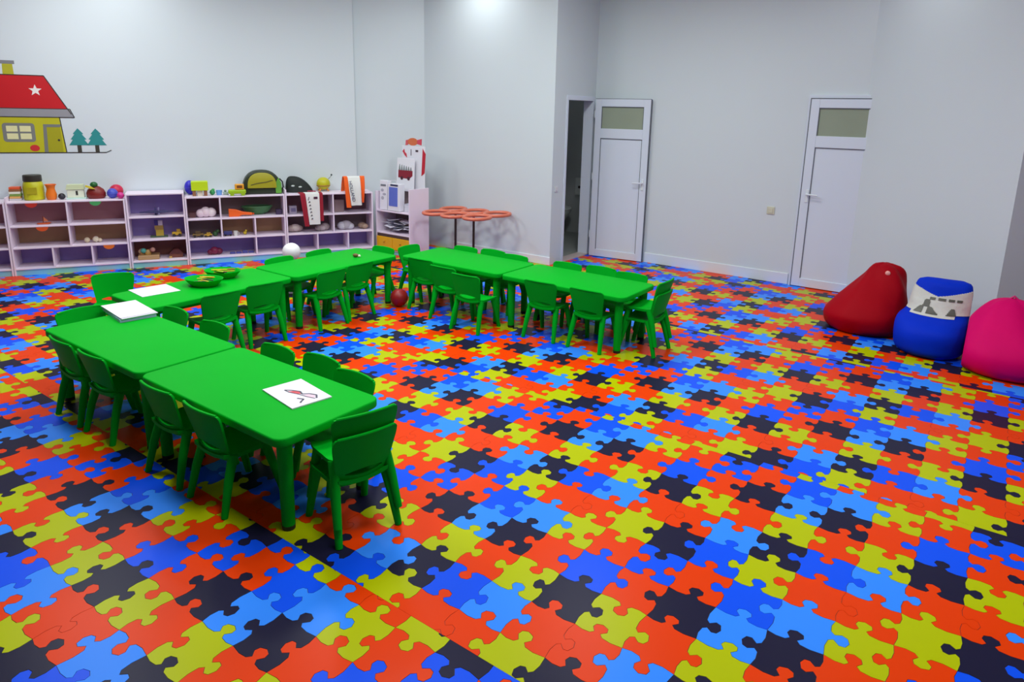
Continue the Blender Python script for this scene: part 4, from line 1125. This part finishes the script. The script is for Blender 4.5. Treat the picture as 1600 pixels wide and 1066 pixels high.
t, pt = bean('pink_bean_bag', (1.240, 4.030, 0), 0.55,
             [(0, 0.25, 0.25, 0, 0), (0.05, 0.305, 0.30, 0, 0), (0.15, 0.345, 0.34, 0, 0), (0.34, 0.345, 0.34, 0.0, 0.0), (0.56, 0.285, 0.27, -0.01, 0.02), (0.78, 0.205, 0.18, -0.02, 0.05), (0.92, 0.14, 0.11, -0.02, 0.06), (0.975, 0.09, 0.07, -0.02, 0.06), (1, 0.03, 0.02, -0.02, 0.06)], 7, (214, 2, 100),
             'hot pink bean bag cut off by the right picture edge', 0.005, xmin=-0.272)
MB().tube([(-0.05, 0.06, 0.542), (-0.02, 0.06, 0.568), (0.01, 0.06, 0.542)], 0.008, 8).build('carry_loop', cm(200, 16, 108), t, True)

# ------------------------------------------------------------------ painted cottage on the left wall (flat paint)
mt = thing('wall_painting', LP(0.0, DEP - 0.0008, 0), ANGL, 'painted cottage with a red roof and two teal trees on the left wall', 'wall painting')
def paint(name, pts, c, layer, parent=mt):
    return MB().prism(pts, -0.0008 * (layer + 1), -0.0008 * layer, 'y').build(name, cm(*c), parent)
BLK = (52, 46, 44)
paint('cottage_wall', [(-0.25, 1.29), (0.69, 1.29), (0.66, 1.73), (-0.22, 1.73)], (188, 184, 30), 0)
paint('roof', [(-0.33, 1.70), (0.775, 1.70), (0.56, 2.10), (-0.13, 2.10)], (196, 20, 30), 1)
paint('eave_band', [(-0.36, 1.665), (0.80, 1.665), (0.765, 1.755), (-0.325, 1.755)], (146, 146, 152), 2)
paint('chimney', [(0.20, 2.09), (0.30, 2.09), (0.295, 2.21), (0.205, 2.21)], (176, 172, 40), 0)
paint('chimney_cap', [(0.185, 2.21), (0.315, 2.21), (0.315, 2.245), (0.185, 2.245)], (128, 128, 132), 1)
paint('star', [(0.47 + (0.062 if k % 2 == 0 else 0.026) * math.sin(math.pi * k / 5), 1.945 + (0.062 if k % 2 == 0 else 0.026) * math.cos(math.pi * k / 5)) for k in range(10)], (236, 230, 226), 2)
dr = paint('door', [(0.52, 1.29), (0.66, 1.29), (0.655, 1.56), (0.53, 1.56)], (164, 160, 24), 1)
paint('door_frame', [(0.485, 1.29), (0.52, 1.29), (0.53, 1.56), (0.655, 1.56), (0.672, 1.59), (0.50, 1.59)], (120, 122, 118), 2, mt)
paint('door_knob', [(0.63 + 0.012 * math.cos(a), 1.42 + 0.012 * math.sin(a)) for a in [2 * math.pi * q / 10 for q in range(10)]], BLK, 2, dr)
paint('window_frame', rrect(0.13, 0.42, 1.40, 1.60, 0.03, 3), (124, 126, 122), 1)
for x in (0.165, 0.285):
    for z in (1.43, 1.51):
        paint('window_pane', [(x, z), (x + 0.10, z), (x + 0.10, z + 0.06), (x, z + 0.06)], (226, 224, 170), 2)
paint('flower', [(0.40 + 0.045 * math.cos(a), 1.335 + 0.035 * math.sin(a)) for a in [2 * math.pi * q / 12 for q in range(12)]], (204, 50, 50), 2)
for cx in (0.815, 0.985):
    h0 = 1.365
    tp = []
    for k, (w, z) in enumerate(((0.095, 0.0), (0.055, 0.06), (0.075, 0.065), (0.035, 0.12), (0.05, 0.125), (0.0, 0.185))):
        tp.append((w, z))
    pts = [(cx + w, h0 + z) for w, z in tp] + [(cx - w, h0 + z) for w, z in tp[-2::-1]]
    paint('tree_crown', pts, (44, 140, 140), 1)
    paint('tree_trunk', [(cx - 0.02, 1.29), (cx + 0.02, 1.29), (cx + 0.02, 1.366), (cx - 0.02, 1.366)], (64, 60, 52), 0)
ol = MB()
for p, q, w in (((-0.3, 1.285), (1.07, 1.285), 0.010), ((1.07, 1.285), (1.12, 1.31), 0.008), ((0.69, 1.29), (0.66, 1.67), 0.009), ((0.775, 1.70), (0.56, 2.10), 0.009), ((0.56, 2.10), (-0.13, 2.10), 0.009), ((0.80, 1.665), (-0.36, 1.665), 0.009), ((0.80, 1.665), (0.765, 1.755), 0.009), ((-0.325, 1.755), (0.765, 1.755), 0.007)):
    ol.prism(bar(p, q, w), -0.0032, -0.0024, 'y')
ol.build('outline', cm(*BLK), mt)
